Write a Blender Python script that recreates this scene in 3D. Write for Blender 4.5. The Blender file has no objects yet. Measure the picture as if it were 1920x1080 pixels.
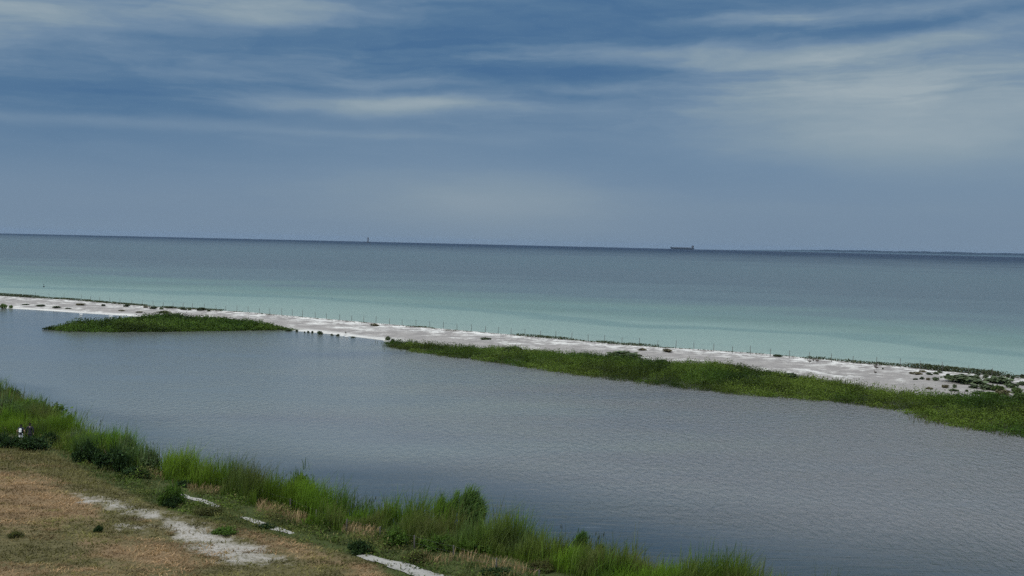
import bpy, math, random
import numpy as np
from mathutils import Matrix, Vector

random.seed(7)
RNG = np.random.default_rng(11)
SC = bpy.context.scene
COL = SC.collection
R_EARTH = 6371000.0

# ------------------------------------------------------------------ camera
F, CX, CY = 2318.0, 960.0, 540.0          # focal length and centre in pixels of the 1920 x 1080 photograph
PITCH, ROLL, EYE = math.radians(2.16), math.radians(1.34), np.array([0.0, 0.0, 28.0])
FWD = np.array([0, math.cos(PITCH), -math.sin(PITCH)])
_u0 = np.array([0, math.sin(PITCH), math.cos(PITCH)])
_r0 = np.array([1.0, 0, 0])
RIGHT = _r0 * math.cos(ROLL) + _u0 * math.sin(ROLL)
UP = _u0 * math.cos(ROLL) - _r0 * math.sin(ROLL)
cam = bpy.data.cameras.new('camera')
cam.sensor_width = 36.0
cam.lens = F / 1920.0 * 36.0
cam.clip_start = 0.5
cam.clip_end = 120000.0
camo = bpy.data.objects.new('camera', cam)
COL.objects.link(camo)
camo.matrix_world = Matrix(((RIGHT[0], UP[0], -FWD[0], EYE[0]), (RIGHT[1], UP[1], -FWD[1], EYE[1]),
                            (RIGHT[2], UP[2], -FWD[2], EYE[2]), (0, 0, 0, 1)))
SC.camera = camo

# ------------------------------------------------------------------ colour management, sampling
SC.view_settings.view_transform = 'Standard'
SC.view_settings.look = 'None'
SC.view_settings.gamma = 1.0
SC.view_settings.use_curve_mapping = False
SC.view_settings.exposure = 0.0
SC.render.engine = 'CYCLES'
SC.cycles.use_denoising = False
SC.cycles.max_bounces = 6
SC.cycles.volume_bounces = 1
SC.cycles.diffuse_bounces = 3
SC.cycles.glossy_bounces = 2
SC.cycles.transmission_bounces = 4


def lin(r, g, b):
    return tuple(((c / 255) / 12.92 if c / 255 <= 0.04045 else ((c / 255 + 0.055) / 1.055) ** 2.4) for c in (r, g, b))


def px_dir(x, y):
    d = FWD + RIGHT * ((x - CX) / F) + UP * ((CY - y) / F)
    return d / np.linalg.norm(d)


class N:
    """A small writer of node expressions."""
    def __init__(self, tree):
        self.t = tree
        self.n = tree.nodes
        self.l = tree.links

    def new(self, kind, **kw):
        n = self.n.new(kind)
        for k, v in kw.items():
            setattr(n, k, v)
        return n

    def put(self, sock, v):
        if isinstance(v, bpy.types.NodeSocket):
            self.l.new(v, sock)
        elif v is not None:
            if isinstance(v, (tuple, list)) and len(v) == 3 and sock.type == 'RGBA':
                v = (*v, 1.0)
            sock.default_value = v

    def m(self, op, a, b=None, c=None, clamp=False):
        n = self.new('ShaderNodeMath', operation=op, use_clamp=clamp)
        self.put(n.inputs[0], a)
        self.put(n.inputs[1], b)
        self.put(n.inputs[2], c)
        return n.outputs[0]

    def add(self, a, b): return self.m('ADD', a, b)
    def sub(self, a, b): return self.m('SUBTRACT', a, b)
    def mul(self, a, b): return self.m('MULTIPLY', a, b)

    def vec(self, x, y, z):
        n = self.new('ShaderNodeCombineXYZ')
        for s, v in zip(n.inputs, (x, y, z)):
            self.put(s, v)
        return n.outputs[0]

    def xyz(self, v):
        n = self.new('ShaderNodeSeparateXYZ')
        self.put(n.inputs[0], v)
        return n.outputs[0], n.outputs[1], n.outputs[2]

    def noise(self, v, scale, detail=3.0, rough=0.55, dist=0.0, color=False):
        n = self.new('ShaderNodeTexNoise')
        self.put(n.inputs['Vector'], v)
        self.put(n.inputs['Scale'], scale)
        n.inputs['Detail'].default_value = detail
        n.inputs['Roughness'].default_value = rough
        n.inputs['Distortion'].default_value = dist
        return n.outputs['Color'] if color else n.outputs['Fac']

    def rng(self, v, a, b, c=0.0, d=1.0, smooth=True):
        n = self.new('ShaderNodeMapRange', interpolation_type='SMOOTHSTEP' if smooth else 'LINEAR')
        for s, x in zip(n.inputs, (v, a, b, c, d)):
            self.put(s, x)
        return n.outputs[0]

    def ramp(self, f, stops, interp='LINEAR'):
        n = self.new('ShaderNodeValToRGB')
        n.color_ramp.interpolation = interp
        e = n.color_ramp.elements
        while len(e) < len(stops):
            e.new(0.5)
        for el, (p, c) in zip(e, stops):
            el.position = p
            el.color = (*c, 1.0)
        self.put(n.inputs[0], f)
        return n.outputs[0]

    def mix(self, f, a, b, blend='MIX'):
        n = self.new('ShaderNodeMix', data_type='RGBA', blend_type=blend)
        self.put(n.inputs[0], f)
        self.put(n.inputs[6], a)
        self.put(n.inputs[7], b)
        return n.outputs[2]

    def mapping(self, v, scale=(1, 1, 1), rot=(0, 0, 0)):
        n = self.new('ShaderNodeMapping')
        self.put(n.inputs['Vector'], v)
        n.inputs['Scale'].default_value = scale
        n.inputs['Rotation'].default_value = rot
        return n.outputs[0]


# ------------------------------------------------------------------ world: overcast sky of layered clouds
SUN_EL, SUN_AZ = math.radians(48), math.radians(215)     # azimuth from +Y clockwise: behind the camera's left shoulder
world = bpy.data.worlds.new('World')
SC.world = world
world.use_nodes = True
W = N(world.node_tree)
W.n.clear()
sky = W.new('ShaderNodeTexSky', sky_type='NISHITA')
sky.sun_disc = False
sky.sun_elevation = SUN_EL
sky.sun_rotation = SUN_AZ
sky.air_density = 1.0
sky.dust_density = 2.0
dirv = W.new('ShaderNodeTexCoord').outputs['Generated']
dx, dy, dz = W.xyz(dirv)
hyp = W.m('SQRT', W.add(W.mul(dx, dx), W.mul(dy, dy)))
az = W.m('ARCTAN2', dx, dy)
el = W.m('DIVIDE', dz, W.m('MAXIMUM', hyp, 0.02))
# clouds lie on a flat layer: the noise is laid out on it, so it draws out into streaks towards the horizon
lift = W.add(W.m('MAXIMUM', dz, 0.0), 0.055)
layer = W.vec(W.m('DIVIDE', dx, lift), W.mul(W.m('DIVIDE', dy, lift), 1.15), 0.0)
warp = W.noise(W.mapping(W.vec(az, el, 0.3), (5, 16, 1)), 1.4, 5.0, 0.55)
warp2 = W.noise(W.mapping(W.vec(az, el, 4.7), (7, 26, 1)), 1.3, 4.0, 0.6)
uu = W.add(az, W.mul(W.sub(warp2, 0.5), 0.12))
vv = W.add(el, W.mul(W.sub(warp, 0.5), 0.020))


def sky_at(x, y):
    d = px_dir(x, y)
    return math.atan2(d[0], d[1]), d[2] / math.hypot(d[0], d[1])


CLOUDS = [  # direction of the bank (as it stands in the photograph), half width, half height, tilt, brightness
    (70, 150, 360, 62, -0.02, -.40), (960, 100, 480, 60, -0.03, -.36), (560, 120, 380, 40, 0.0, -.14), (1250, 8, 330, 22, 0.0, -.30), (330, 178, 280, 18, -.02, -.15),
    (1420, 58, 330, 13, 0.05, -.30), (1130, 138, 300, 14, 0.0, -.26), (1040, 178, 200, 9, 0.0, -.20), (1750, 45, 240, 9, 0.11, -.16),
    (100, 285, 480, 50, 0.0, -.08), (1180, 280, 260, 60, 0.0, -.10), (1560, 330, 320, 30, 0.0, -.10), (1820, 100, 190, 8, .06, -.15),
    (640, 193, 250, 15, 0.0, .62), (800, 188, 150, 8, -0.02, .25), (480, 22, 190, 26, 0.06, .50), (30, 35, 170, 65, 0.0, .48), (1430, 32, 110, 9, 0.04, .40),
    (1650, 28, 200, 12, 0.05, .34), (1700, 78, 300, 13, 0.10, .32), (1330, 100, 330, 14, 0.03, .28), (1090, 168, 110, 7, 0, .22),
    (1740, 118, 230, 20, 0.03, .24), (1420, 150, 330, 38, 0.0, .18), (1720, 225, 330, 66, -0.03, .50), (900, 385, 220, 42, 0.0, .40), (1560, 235, 420, 70, 0, .12),
    (720, 148, 150, 10, 0.02, .26), (370, 140, 170, 7, 0.03, .20), (90, 218, 320, 8, 0.0, .24), (560, 248, 300, 6, 0.0, .14), (300, 95, 300, 22, -.03, .12),
]
bank = None
for (x, y, w, h, tilt, amp) in CLOUDS:
    u0, v0 = sky_at(x, y)
    du = W.sub(uu, u0)
    dv = W.sub(W.sub(vv, v0), W.mul(du, tilt))
    q = W.add(W.m('POWER', W.m('ABSOLUTE', W.mul(du, F / w)), 2.0), W.m('POWER', W.m('ABSOLUTE', W.mul(dv, F / (h * 1.25))), 2.0))
    g = W.mul(W.m('POWER', 2.7183, W.mul(q, -0.8)), amp * 0.80)
    bank = g if bank is None else W.add(bank, g)
n1 = W.noise(W.mapping(layer, (0.55, 0.9, 1)), 0.5, 5.0, 0.5, 0.2)
rise = W.sub(vv, W.mul(W.m('MAXIMUM', uu, -0.1), 0.045))                 # the banks climb towards the right
n2 = W.noise(W.mapping(W.vec(uu, rise, 1.7), (5, 62, 1)), 1.0, 6.0, 0.62, 0.0)
n4 = W.noise(W.mapping(W.vec(uu, rise, 5.2), (3.2, 30, 1)), 1.0, 3.0, 0.5, 0.0)
n2 = W.add(W.mul(W.sub(W.rng(n2, .36, .64), .5), W.rng(n4, .35, .65, .15, .62)), .5)
n3 = W.noise(W.mapping(W.vec(uu, vv, 8.1), (11, 38, 1)), 1.8, 6.0, 0.6, 0.0)
high = W.rng(el, 0.055, 0.15)                                 # the lowest air is a smooth grey veil
fine = W.mul(W.add(W.add(W.mul(W.sub(n1, 0.5), 0.45), W.mul(W.sub(n3, 0.5), 0.55)), W.add(W.mul(W.sub(n2, 0.5), 0.46), W.mul(W.sub(n4, 0.5), 0.45))), W.add(W.mul(high, 0.85), 0.10))
lum = W.add(W.add(W.ramp(W.m('DIVIDE', W.m('MAXIMUM', el, 0.0), 0.4), [(0, (.52,) * 3), (.08, (.53,) * 3), (.2, (.46,) * 3), (.35, (.40,) * 3), (.55, (.42,) * 3), (1, (.6,) * 3)]),
                  bank), fine)
cloud = W.ramp(lum, [(0.0, lin(70, 107, 146)), (0.2, lin(83, 117, 151)), (0.5, lin(111, 137, 163)), (0.75, lin(134, 154, 169)), (1.0, lin(155, 170, 179))])
veil = W.mix(W.rng(el, 0.0, 0.075, 0.6, 0.0), cloud, lin(120, 139, 159))
over = W.rng(dz, 0.22, 0.75, 1.0, 3.0)                         # the unseen sky overhead is brightened to light the land
veil = W.mix(W.rng(dz, 0.2, 0.6), veil, lin(168, 176, 184))
vm = W.new('ShaderNodeVectorMath', operation='SCALE')
W.put(vm.inputs[0], veil)
W.put(vm.inputs['Scale'], W.mul(over, 10.0))
col = W.mix(0.97, sky.outputs[0], vm.outputs[0])
bg = W.new('ShaderNodeBackground')
W.put(bg.inputs[0], col)
bg.inputs[1].default_value = 0.1
W.l.new(bg.outputs[0], W.new('ShaderNodeOutputWorld').inputs[0])

sunl = bpy.data.lights.new('sun', 'SUN')
sunl.energy = 1.5
sunl.angle = math.radians(14)
sunl.color = (1.0, 0.95, 0.87)
suno = bpy.data.objects.new('sun', sunl)
COL.objects.link(suno)
_sd = Vector((math.sin(SUN_AZ) * math.cos(SUN_EL), math.cos(SUN_AZ) * math.cos(SUN_EL), math.sin(SUN_EL)))
suno.rotation_euler = _sd.to_track_quat('Z', 'Y').to_euler()
suno.location = (-60, -60, 90)

# ------------------------------------------------------------------ geometry helpers


def to_px(P):
    d = np.asarray(P, float) - EYE
    z = np.maximum(d @ FWD, 0.1)
    return np.stack([CX + F * (d @ RIGHT) / z, CY - F * (d @ UP) / z], -1)


def on_plane(pts, z=0.0):
    """Plan position at height z of points read off the photograph."""
    pts = np.asarray(pts, float).reshape(-1, 2)
    d = FWD + np.outer((pts[:, 0] - CX) / F, RIGHT) + np.outer((CY - pts[:, 1]) / F, UP)
    t = (np.asarray(z) - EYE[2]) / d[:, 2]
    return EYE[:2] + d[:, :2] * t[:, None]


def extend(line, l0, l1):
    a = line[0] + (line[0] - line[1]) / np.linalg.norm(line[0] - line[1]) * l0
    b = line[-1] + (line[-1] - line[-2]) / np.linalg.norm(line[-1] - line[-2]) * l1
    return np.vstack([a, line, b])


def polyline_sd(P, L):
    """Distance to polyline L, positive on the left of its direction."""
    best = np.full(len(P), 1e18)
    sign = np.ones(len(P))
    for a, b in zip(L[:-1], L[1:]):
        e = b - a
        w = P - a
        t = np.clip((w @ e) / (e @ e), 0, 1)
        r = w - t[:, None] * e
        d = (r * r).sum(1)
        s = np.where(e[0] * w[:, 1] - e[1] * w[:, 0] >= 0, 1.0, -1.0)
        m = d < best
        best[m] = d[m]
        sign[m] = s[m]
    return sign * np.sqrt(best)


def poly_sd(P, V):
    """Distance to a closed polygon, positive inside."""
    V = np.asarray(V, float)
    best = np.full(len(P), 1e18)
    ins = np.zeros(len(P), bool)
    for a, b in zip(V, np.roll(V, -1, 0)):
        e = b - a
        w = P - a
        t = np.clip((w @ e) / max(e @ e, 1e-9), 0, 1)
        r = w - t[:, None] * e
        best = np.minimum(best, (r * r).sum(1))
        c = (a[1] > P[:, 1]) != (b[1] > P[:, 1])
        with np.errstate(divide='ignore', invalid='ignore'):
            xi = (b[0] - a[0]) * (P[:, 1] - a[1]) / (b[1] - a[1]) + a[0]
        ins ^= c & (P[:, 0] < xi)
    return np.where(ins, 1, -1) * np.sqrt(best)


def sstep(a, b, x):
    t = np.clip((x - a) / (b - a), 0, 1)
    return t * t * (3 - 2 * t)


_perm = np.random.default_rng(5).random((257, 257))


def vnoise(x, y):
    xi, yi = np.floor(x).astype(int), np.floor(y).astype(int)
    fx, fy = x - xi, y - yi
    fx, fy = fx * fx * (3 - 2 * fx), fy * fy * (3 - 2 * fy)
    g = lambda i, j: _perm[(xi + i) % 257, (yi + j) % 257]
    return (g(0, 0) * (1 - fx) + g(1, 0) * fx) * (1 - fy) + (g(0, 1) * (1 - fx) + g(1, 1) * fx) * fy


def fbm(x, y, s, o=4):
    v, a, t = 0.0, 1.0, 0.0
    for k in range(o):
        v = v + a * vnoise(x / s + 17.3 * k, y / s - 9.1 * k)
        t += a
        a *= 0.5
        s *= 0.5
    return v / t


# shorelines, read at water level and laid out in plan
NEAR_PX = [(-160, 690), (0, 757), (130, 822), (300, 884), (450, 925), (600, 959), (760, 988), (900, 1014), (1000, 1041), (1100, 1066), (1400, 1124), (1700, 1184)]
LAGOON_PX = [(-200, 566), (0, 578), (60, 581), (150, 587), (230, 592), (280, 597), (330, 600), (470, 612), (545, 620), (640, 629), (715, 638), (738, 649),
             (800, 660), (860, 668), (950, 679), (1060, 697), (1150, 708), (1250, 721), (1420, 739), (1600, 752), (1700, 768), (1760, 790), (1920, 815), (2150, 850)]
CREST_PX = [(-200, 538), (0, 554), (150, 563), (300, 575.5), (450, 584), (600, 597), (800, 614), (1000, 631), (1200, 648), (1400, 661), (1600, 679),
            (1750, 692), (1920, 709), (2150, 733)]
ISLAND_PX = [(84, 618), (150, 613), (190, 611), (270, 601), (330, 600), (400, 604), (460, 610), (548, 619), (400, 621), (250, 623), (130, 622)]
NEAR = extend(on_plane(NEAR_PX), 500, 250)
LAG = extend(on_plane(LAGOON_PX), 300, 250)
CREST = extend(on_plane(CREST_PX, 1.0), 300, 250)
_t = np.gradient(CREST, axis=0)
_t /= np.linalg.norm(_t, axis=1)[:, None]
SEA = CREST + np.stack([-_t[:, 1], _t[:, 0]], 1) * 9.0
ISLAND = on_plane(ISLAND_PX)


def near_h(P):
    sd = -polyline_sd(P, NEAR)                        # positive inland (right of the line running left to right)
    x, y = P[:, 0], P[:, 1]
    h = np.where(sd < 0, -0.6 * (1 - np.exp(sd / 4)), 0.1 + 1.2 * (1 - np.exp(-sd / 9)) + 2.0 * sstep(28, 75, sd) + 4 * sstep(90, 200, sd))
    h = h + (fbm(x, y, 9, 3) - .5) * 0.7 * sstep(4, 25, sd) + (fbm(x, y, 2.2, 2) - .5) * 0.16 * sstep(2, 10, sd)
    return h, sd


def spit_h(P):
    da = polyline_sd(P, LAG)
    db = -polyline_sd(P, SEA)
    di = poly_sd(P, ISLAND)
    x, y = P[:, 0], P[:, 1]
    core = np.minimum(da, db)
    z = np.where(core > 0, 1.1 * (1 - np.exp(-np.maximum(da, 0) / 16)) * (1 - np.exp(-np.maximum(db, 0) / 5)), -0.8 * (1 - np.exp(np.minimum(core, 0) / 6)))
    z = z + sstep(4, 18, core) * ((fbm(x, y, 7, 3) - .5) * 0.75 + (fbm(x, y, 2.5, 2) - .5) * .2)
    zi = np.where(di > 0, 0.35 * (1 - np.exp(-np.maximum(di, 0) / 5)), -0.8 * (1 - np.exp(np.minimum(di, 0) / 6)))
    return np.maximum(z, zi), da, db, di


def on_ground(pts, which):
    """3-D points on the near bank or the spit under points read off the photograph."""
    pts = np.asarray(pts, float).reshape(-1, 2)
    z = np.full(len(pts), 1.0)
    for _ in range(12):
        P = on_plane(pts, z)
        z = 0.5 * z + 0.5 * np.maximum((near_h(P) if which == 'near' else spit_h(P))[0], 0.0)
    P = on_plane(pts, z)
    return np.column_stack([P, z])


def mesh_np(name, V, Q, mat, cols=None, parent=None, smooth=False, attrs=None, link=True):
    """ONE mesh object from arrays of vertices and of quads (or triangles)."""
    V = np.ascontiguousarray(V, np.float32)
    Q = np.ascontiguousarray(Q, np.int32)
    me = bpy.data.meshes.new(name)
    k = Q.shape[1]
    me.vertices.add(len(V))
    me.vertices.foreach_set('co', V.ravel())
    me.loops.add(Q.size)
    me.loops.foreach_set('vertex_index', Q.ravel())
    me.polygons.add(len(Q))
    me.polygons.foreach_set('loop_start', np.arange(0, Q.size, k, dtype=np.int32))
    me.polygons.foreach_set('loop_total', np.full(len(Q), k, np.int32))
    if smooth:
        me.polygons.foreach_set('use_smooth', np.ones(len(Q), bool))
    me.update(calc_edges=True)
    if cols is not None:
        a = me.color_attributes.new('tint', 'FLOAT_COLOR', 'POINT')
        a.data.foreach_set('color', np.column_stack([cols, np.ones(len(V))]).astype(np.float32).ravel())
    for nm, arr in (attrs or {}).items():
        a = me.attributes.new(nm, 'FLOAT', 'POINT')
        a.data.foreach_set('value', np.ascontiguousarray(arr, np.float32))
    me.materials.append(mat)
    o = bpy.data.objects.new(name, me)
    COL.objects.link(o)
    if parent is not None:
        o.parent = parent
    return o


def tag(o, label=None, cat=None, group=None, kind=None):
    for k, v in (('label', label), ('category', cat), ('group', group), ('kind', kind)):
        if v:
            o[k] = v
    return o


def empty(name, loc=(0, 0, 0), rz=0.0):
    o = bpy.data.objects.new(name, None)
    COL.objects.link(o)
    o.location = loc
    o.rotation_euler = (0, 0, rz)
    o.empty_display_size = 0.3
    return o


def copy_tree(o):
    c = o.copy()
    COL.objects.link(c)
    for ch in list(o.children):
        d = ch.copy()
        COL.objects.link(d)
        d.parent = c
        for g in list(ch.children):
            e = g.copy()
            COL.objects.link(e)
            e.parent = d
    return c


class MB:
    """Collects boxes, tubes and lathes into one mesh."""
    def __init__(self):
        self.v, self.f = [], []

    def box(self, c, s, rz=0.0):
        n = len(self.v)
        ca, sa = math.cos(rz), math.sin(rz)
        for z in (-.5, .5):
            for x, y in ((-.5, -.5), (.5, -.5), (.5, .5), (-.5, .5)):
                X, Y = x * s[0], y * s[1]
                self.v.append((c[0] + X * ca - Y * sa, c[1] + X * sa + Y * ca, c[2] + z * s[2]))
        self.f += [tuple(n + i for i in q) for q in ((3, 2, 1, 0), (4, 5, 6, 7), (0, 1, 5, 4), (1, 2, 6, 5), (2, 3, 7, 6), (3, 0, 4, 7))]

    def tube(self, pts, rad, k=8):
        pts = [Vector(p) for p in pts]
        rad = rad if isinstance(rad, (list, tuple)) else [rad] * len(pts)
        n = len(self.v)
        for i, p in enumerate(pts):
            t = (pts[min(i + 1, len(pts) - 1)] - pts[max(i - 1, 0)]).normalized()
            a = t.orthogonal().normalized()
            b = t.cross(a)
            for j in range(k):
                q = 2 * math.pi * j / k
                self.v.append(tuple(p + (a * math.cos(q) + b * math.sin(q)) * rad[i]))
        for i in range(len(pts) - 1):
            for j in range(k):
                self.f.append((n + i * k + j, n + i * k + (j + 1) % k, n + (i + 1) * k + (j + 1) % k, n + (i + 1) * k + j))
        self.f.append(tuple(n + j for j in reversed(range(k))))
        self.f.append(tuple(n + (len(pts) - 1) * k + j for j in range(k)))

    def lathe(self, prof, c=(0, 0, 0), k=20):
        self.tube([(c[0], c[1], c[2] + z) for r, z in prof], [max(r, 1e-3) for r, z in prof], k)

    def prism(self, outline, z0, z1):
        n, k = len(self.v), len(outline)
        self.v += [(x, y, z0) for x, y in outline] + [(x, y, z1) for x, y in outline]
        self.f.append(tuple(n + i for i in reversed(range(k))))
        self.f.append(tuple(n + k + i for i in range(k)))
        for i in range(k):
            self.f.append((n + i, n + (i + 1) % k, n + k + (i + 1) % k, n + k + i))

    def build(self, name, mat, parent=None, smooth=False):
        me = bpy.data.meshes.new(name)
        me.from_pydata(self.v, [], self.f)
        me.materials.append(mat)
        if smooth:
            for p in me.polygons:
                p.use_smooth = True
        o = bpy.data.objects.new(name, me)
        COL.objects.link(o)
        if parent is not None:
            o.parent = parent
        return o


# ------------------------------------------------------------------ materials


def new_mat(name):
    m = bpy.data.materials.new(name)
    m.use_nodes = True
    n = N(m.node_tree)
    n.n.clear()
    return m, n, n.new('ShaderNodeOutputMaterial')


def plain(name, c, rough=0.7, var=0.25, scale=3.0, metal=0.0):
    m, n, out = new_mat(name)
    p = n.new('ShaderNodeBsdfPrincipled')
    f = n.noise(n.new('ShaderNodeTexCoord').outputs['Object'], scale, 4.0)
    n.put(p.inputs['Base Color'], n.mix(n.mul(f, var * 2), c, tuple(x * (1 - var) for x in c)))
    p.inputs['Roughness'].default_value = rough
    p.inputs['Metallic'].default_value = metal
    n.l.new(p.outputs[0], out.inputs[0])
    return m


def leafy(name, gain=(1, 1, 1), trans=0.3, tint_rand=0.0):
    """Foliage: the colour of each blade or leaf is stored with it; part of the light comes through."""
    m, n, out = new_mat(name)
    a = n.new('ShaderNodeAttribute', attribute_name='tint').outputs['Color']
    c = n.mix(1.0, a, gain, 'MULTIPLY')
    if tint_rand:
        r = n.new('ShaderNodeObjectInfo').outputs['Random']
        c = n.mix(n.mul(r, tint_rand), c, (0.10, 0.10, 0.075))
    d = n.new('ShaderNodeBsdfPrincipled')
    n.put(d.inputs['Base Color'], c)
    d.inputs['Roughness'].default_value = 0.65
    d.inputs['Specular IOR Level'].default_value = 0.06
    t = n.new('ShaderNodeBsdfTranslucent')
    n.put(t.inputs[0], n.mix(1.0, c, (1.15, 1.2, 0.7), 'MULTIPLY'))
    mx = n.new('ShaderNodeMixShader')
    mx.inputs[0].default_value = trans
    n.l.new(d.outputs[0], mx.inputs[1])
    n.l.new(t.outputs[0], mx.inputs[2])
    n.l.new(mx.outputs[0], out.inputs[0])
    return m


M_REED = leafy('reed_leaf', trans=0.42)
M_BUSH = leafy('bush_leaf', trans=0.22)
M_DUNE = leafy('dune_leaf', trans=0.2, tint_rand=0.35)
M_DRY = leafy('dry_blade', trans=0.2)
M_TWIG = plain('twig', (0.09, 0.065, 0.045), 0.9)
M_POST = plain('weathered_post', (0.11, 0.10, 0.09), 0.9, 0.4, 8)
M_WIRE = plain('fence_wire', (0.16, 0.16, 0.16), 0.5, metal=0.6)
M_SKIN = plain('skin', (0.38, 0.235, 0.175), 0.6, 0.1)
M_BLACK = plain('black_cloth', (0.012, 0.013, 0.018), 0.85)
M_DARKBLUE = plain('navy_cloth', (0.018, 0.021, 0.035), 0.85)
M_WHITE = plain('white_cloth', (0.78, 0.78, 0.77), 0.8, 0.12)
M_HAIR = plain('dark_hair', (0.02, 0.014, 0.01), 0.6)
M_SHOE = plain('grey_shoe', (0.12, 0.12, 0.13), 0.7)


def water_mat(name, body, bump_scale, bump, rough, cap, ripple):
    m, n, out = new_mat(name)
    pos = n.new('ShaderNodeNewGeometry').outputs['Position']
    col, height, capf, roughv = body(n, pos)
    b = n.new('ShaderNodeBump')
    b.inputs['Strength'].default_value = 1.0
    n.put(b.inputs['Distance'], bump)
    n.put(b.inputs['Height'], height)
    fr = n.new('ShaderNodeFresnel')
    fr.inputs['IOR'].default_value = 1.33
    n.l.new(b.outputs[0], fr.inputs['Normal'])
    d = n.new('ShaderNodeBsdfDiffuse')
    n.put(d.inputs[0], col)
    g = n.new('ShaderNodeBsdfGlossy')
    n.put(g.inputs['Roughness'], roughv)
    n.l.new(b.outputs[0], g.inputs['Normal'])
    mx = n.new('ShaderNodeMixShader')
    n.put(mx.inputs[0], n.m('MINIMUM', n.mul(fr.outputs[0], cap), capf))       # waves hide one another's far sides: never a full mirror
    n.l.new(d.outputs[0], mx.inputs[1])
    n.l.new(g.outputs[0], mx.inputs[2])
    n.l.new(mx.outputs[0], out.inputs[0])
    return m


def sea_body(n, pos):
    d = n.new('ShaderNodeAttribute', attribute_name='offshore').outputs['Fac']
    wob = n.mul(n.sub(n.noise(n.mapping(pos, (.004, .012, 1), (0, 0, math.radians(36))), 1.0, 5.0), 0.5), 0.16)
    lg = n.add(n.m('DIVIDE', n.m('LOGARITHM', n.m('MAXIMUM', d, 8.0), 10.0), 4.5), wob)    # 8 m .. 31 km -> 0.2 .. 1
    c = n.ramp(lg, [(0.20, (.20, .27, .235)), (0.34, (.185, .262, .228)), (0.42, (.16, .24, .212)), (0.475, (.100, .170, .152)), (0.545, (.070, .114, .130)), (0.61, (.050, .084, .104)),
                    (0.70, (.042, .082, .10)), (0.77, (.022, .05, .075)), (0.84, (.004, .018, .045)), (0.95, (.002, .012, .035))])
    # sand bars and troughs along the beach
    w = n.m('SINE', n.add(n.mul(d, 0.075), n.mul(n.noise(n.mapping(pos, (.006, .006, 1)), 1.0, 3.0), 16.0)))
    bars = n.mul(n.mul(n.rng(w, 0.1, 1.0), n.rng(d, 15, 40)), n.rng(d, 110, 260, 1.0, 0.0))
    c = n.mix(n.mul(bars, 0.75), c, (.10, .175, .165))
    h = n.noise(n.mapping(pos, (1, 2.2, 1), (0, 0, math.radians(30))), 0.35, 4.0, 0.6)
    return c, h, n.rng(lg, .70, .84, .40, .11), 0.22


def lagoon_body(n, pos):
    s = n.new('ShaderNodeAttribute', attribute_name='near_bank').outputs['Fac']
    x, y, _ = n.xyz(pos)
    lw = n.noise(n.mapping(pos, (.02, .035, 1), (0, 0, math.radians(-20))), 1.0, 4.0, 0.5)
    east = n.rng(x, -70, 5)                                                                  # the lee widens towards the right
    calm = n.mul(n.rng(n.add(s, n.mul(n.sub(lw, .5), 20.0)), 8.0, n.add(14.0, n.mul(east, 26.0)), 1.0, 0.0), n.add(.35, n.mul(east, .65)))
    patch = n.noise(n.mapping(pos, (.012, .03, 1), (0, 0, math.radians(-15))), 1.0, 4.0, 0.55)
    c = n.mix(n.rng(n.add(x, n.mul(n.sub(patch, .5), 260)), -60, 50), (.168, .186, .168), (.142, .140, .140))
    c = n.mix(calm, c, (.016, .028, .034))  # darker sky reflection of the calm water, put into its body colour
    h1 = n.noise(n.mapping(pos, (1.0, 1.7, 1), (0, 0, math.radians(-25))), 1.3, 4.0, 0.6, 0.5)
    h3 = n.noise(n.mapping(pos, (1.7, 0.6, 1), (0, 0, math.radians(-12))), 0.8, 3.0, 0.6, 0.3)
    h2 = n.noise(n.mapping(pos, (0.30, 1.3, 1), (0, 0, math.radians(-32))), 0.55, 4.0, 0.6, 0.8)
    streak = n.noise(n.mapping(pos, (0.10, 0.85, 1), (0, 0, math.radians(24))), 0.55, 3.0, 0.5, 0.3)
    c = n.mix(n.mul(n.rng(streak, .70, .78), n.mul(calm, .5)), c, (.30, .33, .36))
    gust = n.noise(n.mapping(pos, (.02, .045, 1), (0, 0, math.radians(-15))), 1.0, 4.0, 0.6)
    h = n.mul(n.mul(n.rng(x, -90, 10, .14, 1.0), n.rng(gust, .3, .7, .30, 1.1)), n.add(n.add(n.mul(n.sub(h1, .5), n.rng(calm, 0, 1, .5, 0.12)), n.mul(n.sub(h3, .5), n.rng(calm, 0, 1, 2.2, .3))), n.mul(n.sub(h2, .5), n.rng(calm, 0, 1, 0.3, 0.6))))
    return c, h, n.rng(calm, 0, 1, .80, .5), n.rng(calm, 0, 1, 0.14, 0.08)


M_SEA = water_mat('sea_water', sea_body, 1, 1.2, 0.2, 1.0, 1)
M_LAGOON = water_mat('lagoon_water', lagoon_body, 1, 0.38, 0.1, 1.2, 1)


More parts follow.
